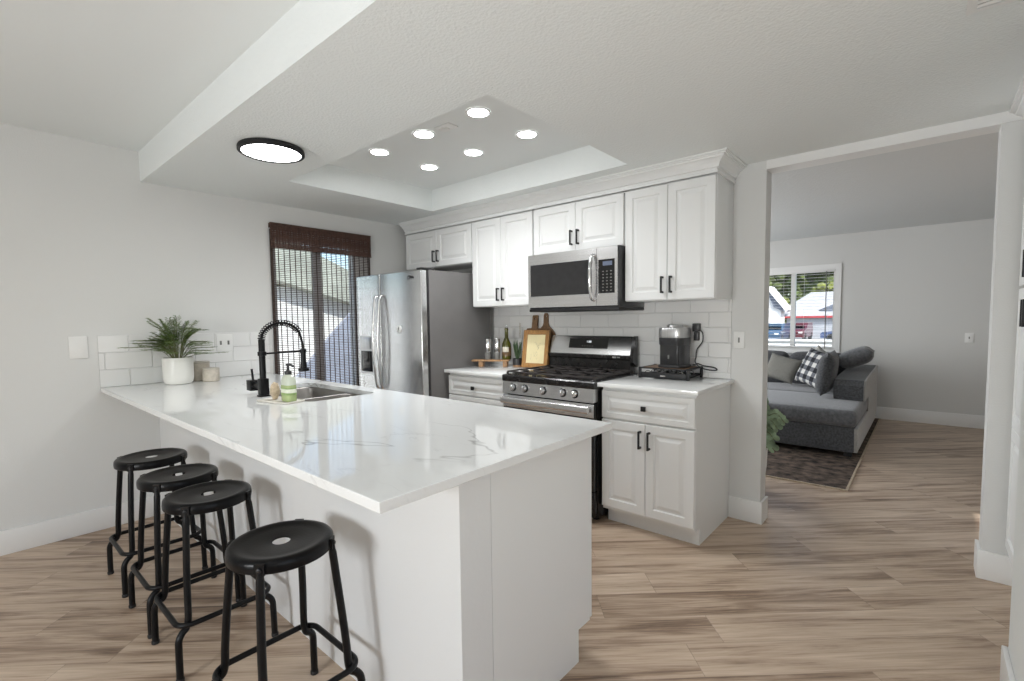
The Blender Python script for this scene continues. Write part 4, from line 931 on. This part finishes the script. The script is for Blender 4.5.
# loose cushions
def pillow(name, label, m, center, w, h, th, rot, group=None):
    mb = MB(); n = 16; uvl = mb.bm.loops.layers.uv.new('UVMap'); grid = {}
    for sd in (1, -1):
        for i in range(n + 1):
            for j in range(n + 1):
                u, v = i / n * 2 - 1, j / n * 2 - 1
                edge = i in (0, n) or j in (0, n)
                if edge and sd == -1: grid[sd, i, j] = grid[1, i, j]; continue
                pin = 1 - .09 * (1 - (1 - abs(u)) ** 0) if 0 else 1
                x = u * w / 2 * (1 - .07 * (1 - v * v) * abs(u) ** 3); y = v * h / 2 * (1 - .07 * (1 - u * u) * abs(v) ** 3)
                d = th / 2 * ((1 - u ** 4) * (1 - v ** 4)) ** .55 * sd
                grid[sd, i, j] = mb.bm.verts.new((x, -d, y))
    for sd in (1, -1):
        for i in range(n):
            for j in range(n):
                q = [(i, j), (i + 1, j), (i + 1, j + 1), (i, j + 1)]
                if sd == -1: q = q[::-1]
                f = mb.bm.faces.new([grid[(sd,) + k] for k in q])
                for lp, k in zip(f.loops, q): lp[uvl].uv = (k[0] / n, k[1] / n)
    rz, rx, ry = rot
    xf = Matrix.Translation(center) @ Matrix.Rotation(R(rz), 4, 'Z') @ Matrix.Rotation(R(rx), 4, 'X') @ Matrix.Rotation(R(ry), 4, 'Y')
    o = mb.build(name, m, loc=center, xf=xf, ang=80); return tag(o, label, 'cushion', group)
G = 'loose cushions on the sofa'
pillow('throw_pillow', 'black and white buffalo check pillow on the grey sofa', 'buffalo_check', (3.01, 3.34, .695), .46, .44, .13, (-40, -22, 10), G)
pillow('throw_pillow', 'plain taupe pillow leaning left of the check pillow', 'pillow_taupe', (2.62, 3.50, .665), .38, .33, .10, (-6, -26, 14), G)
pillow('throw_pillow', 'pale patterned pillow peeking out behind the check pillow', 'pillow_pale', (3.00, 3.60, .77), .28, .28, .08, (-10, -10, 40), G)
pillow('arm_cushion', 'dark grey cushion leaning on the sofa arm in front', 'sofa_fabric', (3.185, 2.89, .705), .60, .46, .17, (-88, -8, 0), G)
pillow('arm_cushion', 'lighter grey rolled cushion on the arm at the back corner', 'sofa_seat_lit', (3.38, 3.50, .835), .44, .36, .20, (-88, -66, 0), G)
# eucalyptus behind the pillar
t = thing('eucalyptus_plant', 'round leaved eucalyptus plant just behind the pillar', 'potted plant', (3.02, .62, 0))
MB().lathe([(.10, .0005), (.13, .01), (.15, .2), (.155, .34), (.145, .345), (.135, .31)], (2.965, .62, 0), 32).build('pot', 'ceramic_white', t)
MB().lathe([(.138, .31), (.002, .32)], (2.965, .62, 0), 24, False, True).build('soil', 'soil', t)
lf = MB(); stm = MB(); rnd = random.Random(8)
for i in range(20):
    az = rnd.uniform(-1.6, 1.6) if i < 14 else rnd.uniform(1.6, 4.7); rch = rnd.uniform(.10, .27); top = rnd.uniform(.40, .70)
    dx, dy = math.cos(az), math.sin(az) * .7
    pts = smooth_path([(2.965, .62, .315), (2.965 + dx * rch * .3, .62 + dy * rch * .3, .315 + (top - .315) * .6), (2.965 + dx * rch * .8, .62 + dy * rch * .8, top), (2.965 + dx * rch * 1.1, .62 + dy * rch * 1.1, top - .06)], 6)
    stm.tube(pts, .003, 5)
    for j in range(5, len(pts)):
        for sgn in (-1, 1):
            tn = (pts[j] - pts[j - 1]).normalized(); sd = Vector((rnd.uniform(-1, 1), rnd.uniform(-1, 1), rnd.uniform(-.5, .5))).normalized(); n_ = (Vector((.4, -1, .5)) + sd * .7).normalized()
            r_ = rnd.uniform(.013, .021); c = pts[j] + (tn.cross(n_)).normalized() * sgn * r_ * 1.1; x = tn.cross(n_).normalized(); y = n_.cross(x)
            ctr = lf.bm.verts.new(c + n_ * -.004); ring = [lf.bm.verts.new(c + x * r_ * math.cos(R(a)) + y * r_ * 1.15 * math.sin(R(a))) for a in range(0, 360, 36)]
            for k in range(10): lf.bm.faces.new((ring[k], ring[(k + 1) % 10], ctr))
lf.build('leaves', 'euc_green', t, smooth=False); stm.build('stems', 'stem_green', t)

# ------------------------------------------------------------------ outside: patio side
struct(MB().box((-14, -9, -.16), (-.12, 14, -.06)).build('patio_ground', 'concrete'))
t = thing('neighbour_house', 'white stucco neighbouring house with a sage roof seen through the shade', 'house', (-6.5, 0, -.06))
MB().box((-9.5, -6, -.06), (-4.6, 7, 1.95)).build('walls', 'stucco_white', t)
MB().prism([(-4, 3.15), (-4, 4.58), (4.5, 1.09), (4.5, .93)], FX, -9.8, -4.25).build('roof', 'roof_sage', t)
o = MB().prism([(.35, -.06), (.35, .35), (1.0, 1.05), (1.6, 1.64), (2.6, 1.70), (2.6, -.06)], FX, -3.98, -3.9).build('wall_shadow_panel', 'shadow_slate', loc=(-3.94, 1.5, -.06)); tag(o, 'slate blue slanted panel standing in for shade outside the glass door', 'shade_panel')  # added panel, coloured and shaped as a blue shadow on the wall

# ------------------------------------------------------------------ outside: street side
struct(MB().box((-60, 4.6, -.9), (60, 120, -.85)).build('street_ground', 'asphalt'))
o = MB().box((-8, 9.9, -.85), (8, 10.05, .66)).box((-8, 9.86, .71), (8, 10.1, .76), .01).box((-8, 9.95, .655), (8, 10.0, .715)).build('porch_wall', 'stucco_white', loc=(0, 10, -.85)); tag(o, 'low white front wall with a cap rail outside the window', 'wall')
t = thing('garage', 'long white garage with a red fascia across the street', 'house', (-2, 53.60, -.85))
MB().box((-6.65, 51.00, -.85), (5, 58.60, 1.16)).build('walls', 'siding', t)
sd = MB()
for k in range(9): sd.box((-6.66, 50.97, -.6 + k * .2), (5.01, 51.00, -.59 + k * .2))
sd.build('siding_lines', 'roof_grey', t)
MB().loops([[Vector(p) for p in ((-8.0, 50.60, 1.30), (6, 50.60, 1.30), (6, 59.60, 1.30), (-8.0, 59.60, 1.30))], [Vector(p) for p in ((-5.2, 54.60, 3.75), (3, 54.60, 3.75), (3, 55.60, 3.75), (-5.2, 55.60, 3.75))]], True, True).build('roof', 'roof_grey', t)
MB().box((-8.0, 50.53, 1.14), (6, 50.60, 1.34)).build('fascia', 'fascia_red', t)
MB().prism([(-4.0, 1.9), (-2.5, 2.55), (-1.2, 2.45), (-1.2, 2.0), (-3.0, 1.65)], FY, 51.30, 53.60).build('dormer', 'roof_slate', t)
t = thing('gabled_house', 'white gabled house across the street at the window edge', 'house', (-8.6, 50.10, -.85))
MB().prism([(-10.2, -.85), (-6.75, -.85), (-6.75, 2.1), (-8.0, 3.75), (-10.2, 1.2)], FY, 48.90, 50.50).build('walls', 'stucco_white', t)
MB().prism([(-6.25, 1.75), (-6.05, 1.95), (-7.75, 4.25), (-7.95, 4.0)], FY, 48.50, 50.60).prism([(-10.4, 1.1), (-10.4, 1.4), (-7.75, 4.25), (-7.75, 3.95)], FY, 48.50, 50.60).build('roof', 'white_trim', t)
MB().prism([(-6.55, 1.8), (-6.35, 1.85), (-7.85, 3.85), (-8.0, 3.75), (-7.35, 2.2)], FY, 48.70, 48.85).build('gable_painted_shade', 'roof_slate', t)  # dark board put in as the shade under the eave
def car(label, m, x, y, side):
    t = thing('parked_car', label, 'car', (x, y, -.85), 'cars parked across the street')
    if side:   # seen from the side
        body = [(-2.1, .3), (-2.15, .62), (-2.0, .8), (-1.1, .9), (-.55, 1.38), (.9, 1.42), (1.5, .95), (2.1, .85), (2.2, .4), (2.1, .28)]
        MB().prism(body, lambda a, b, d: Vector((x + a, d, b - .85)), y - .85, y + .85).build('body', m, t)
        MB().prism([(-.95, .93), (-.5, 1.32), (.82, 1.35), (1.25, .95)], lambda a, b, d: Vector((x + a, d, b - .85)), y - .87, y + .87).build('windows', 'black_gloss', t)
        for a in (-1.35, 1.4):
            for e in (-.8, .8): MB().loops([[Vector((x + a + .33 * math.cos(R(q)), y + e + z_, -.52 + .33 * math.sin(R(q)))) for q in range(0, 360, 20)] for z_ in (-.1, .1)], True, True).build('wheel', 'tyre', t)
    else:      # seen from the front
        body = [(-2.1, .3), (-2.15, .75), (-1.95, .95), (-1.0, 1.02), (-.4, 1.55), (1.9, 1.58), (2.15, 1.0), (2.15, .3)]
        MB().prism(body, lambda a, b, d: Vector((d, y + a, b - .85)), x - .88, x + .88).build('body', m, t)
        MB().loops([[Vector((x + s_ * .72, y - 1.0 + o_, .20)) for s_, o_ in ((-1, -.02), (1, -.02))] + [Vector((x + .6, y - .42, .66)), Vector((x - .6, y - .42, .66))], [Vector((x + s_ * .72, y - 1.06, .21)) for s_ in (-1, 1)] + [Vector((x + .6, y - .47, .67)), Vector((x - .6, y - .47, .67))]], True, True).build('windscreen', 'clear_glass', t)
        for a in (-1.35, 1.4):
            for e in (-.78, .78): MB().loops([[Vector((x + e + z_, y + a + .34 * math.cos(R(q)), -.51 + .34 * math.sin(R(q)))) for q in range(0, 360, 20)] for z_ in (-.11, .11)], True, True).build('wheel', 'tyre', t)
        for s_ in (-.6, .6): MB().box((x + s_ - .16, y - 2.17, -.2), (x + s_ + .16, y - 2.1, -.05), .02).build('headlight', 'white_plastic', t)
car('blue car parked facing us across the street', 'car_blue', -6.0, 43, False)
car('dark red car parked behind the blue one', 'car_red', -5.05, 47.4, False)
car('navy car parked at the right edge of the window', 'car_navy', -.75, 45.5, True)
def tree(label, m, x, y, base, h, r, seed, trunk=.25):
    rn = random.Random(seed); t = thing('tree', label, 'tree', (x, y, base), 'trees beyond the street')
    MB().tube([(x, y, base), (x + .1, y, base + h * .4), (x, y, base + h * .75)], [trunk, trunk * .8, trunk * .4], 8).build('trunk', 'bark', t)
    cm = MB()
    for k in range(48):
        a = rn.uniform(0, 6.28); rr_ = rn.uniform(.0, .85) * r; zz = base + h * rn.uniform(.30, .98); s_ = rn.uniform(.22, .42) * r
        g = bmesh.ops.create_icosphere(cm.bm, subdivisions=2, radius=s_)
        for v in g['verts']:
            v.co = v.co * (1 + rn.uniform(-.22, .22)) + Vector((x + rr_ * math.cos(a), y + rr_ * math.sin(a), zz))
    cm.build('crown', m, t, ang=20)
tree('big dark leafy tree behind the garage roof', 'tree_dark', -6.0, 69.0, -.85, 11.5, 3.9, 1)
tree('tall dark tree at the left of the middle window post', 'tree_dark', -11.6, 66, -.85, 10.0, 1.5, 2)
tree('sunny yellow green tree above the garage ridge', 'tree_light', -5.4, 62.4, -.85, 6.2, 1.3, 3)
tree('yellow green shrub tree beside the gabled house', 'tree_light', -9.2, 61.0, -.85, 4.2, 1.2, 4)
tree('broad dark tree far behind the other trees', 'tree_dark', -11.0, 81, -.85, 13.0, 3.2, 6)
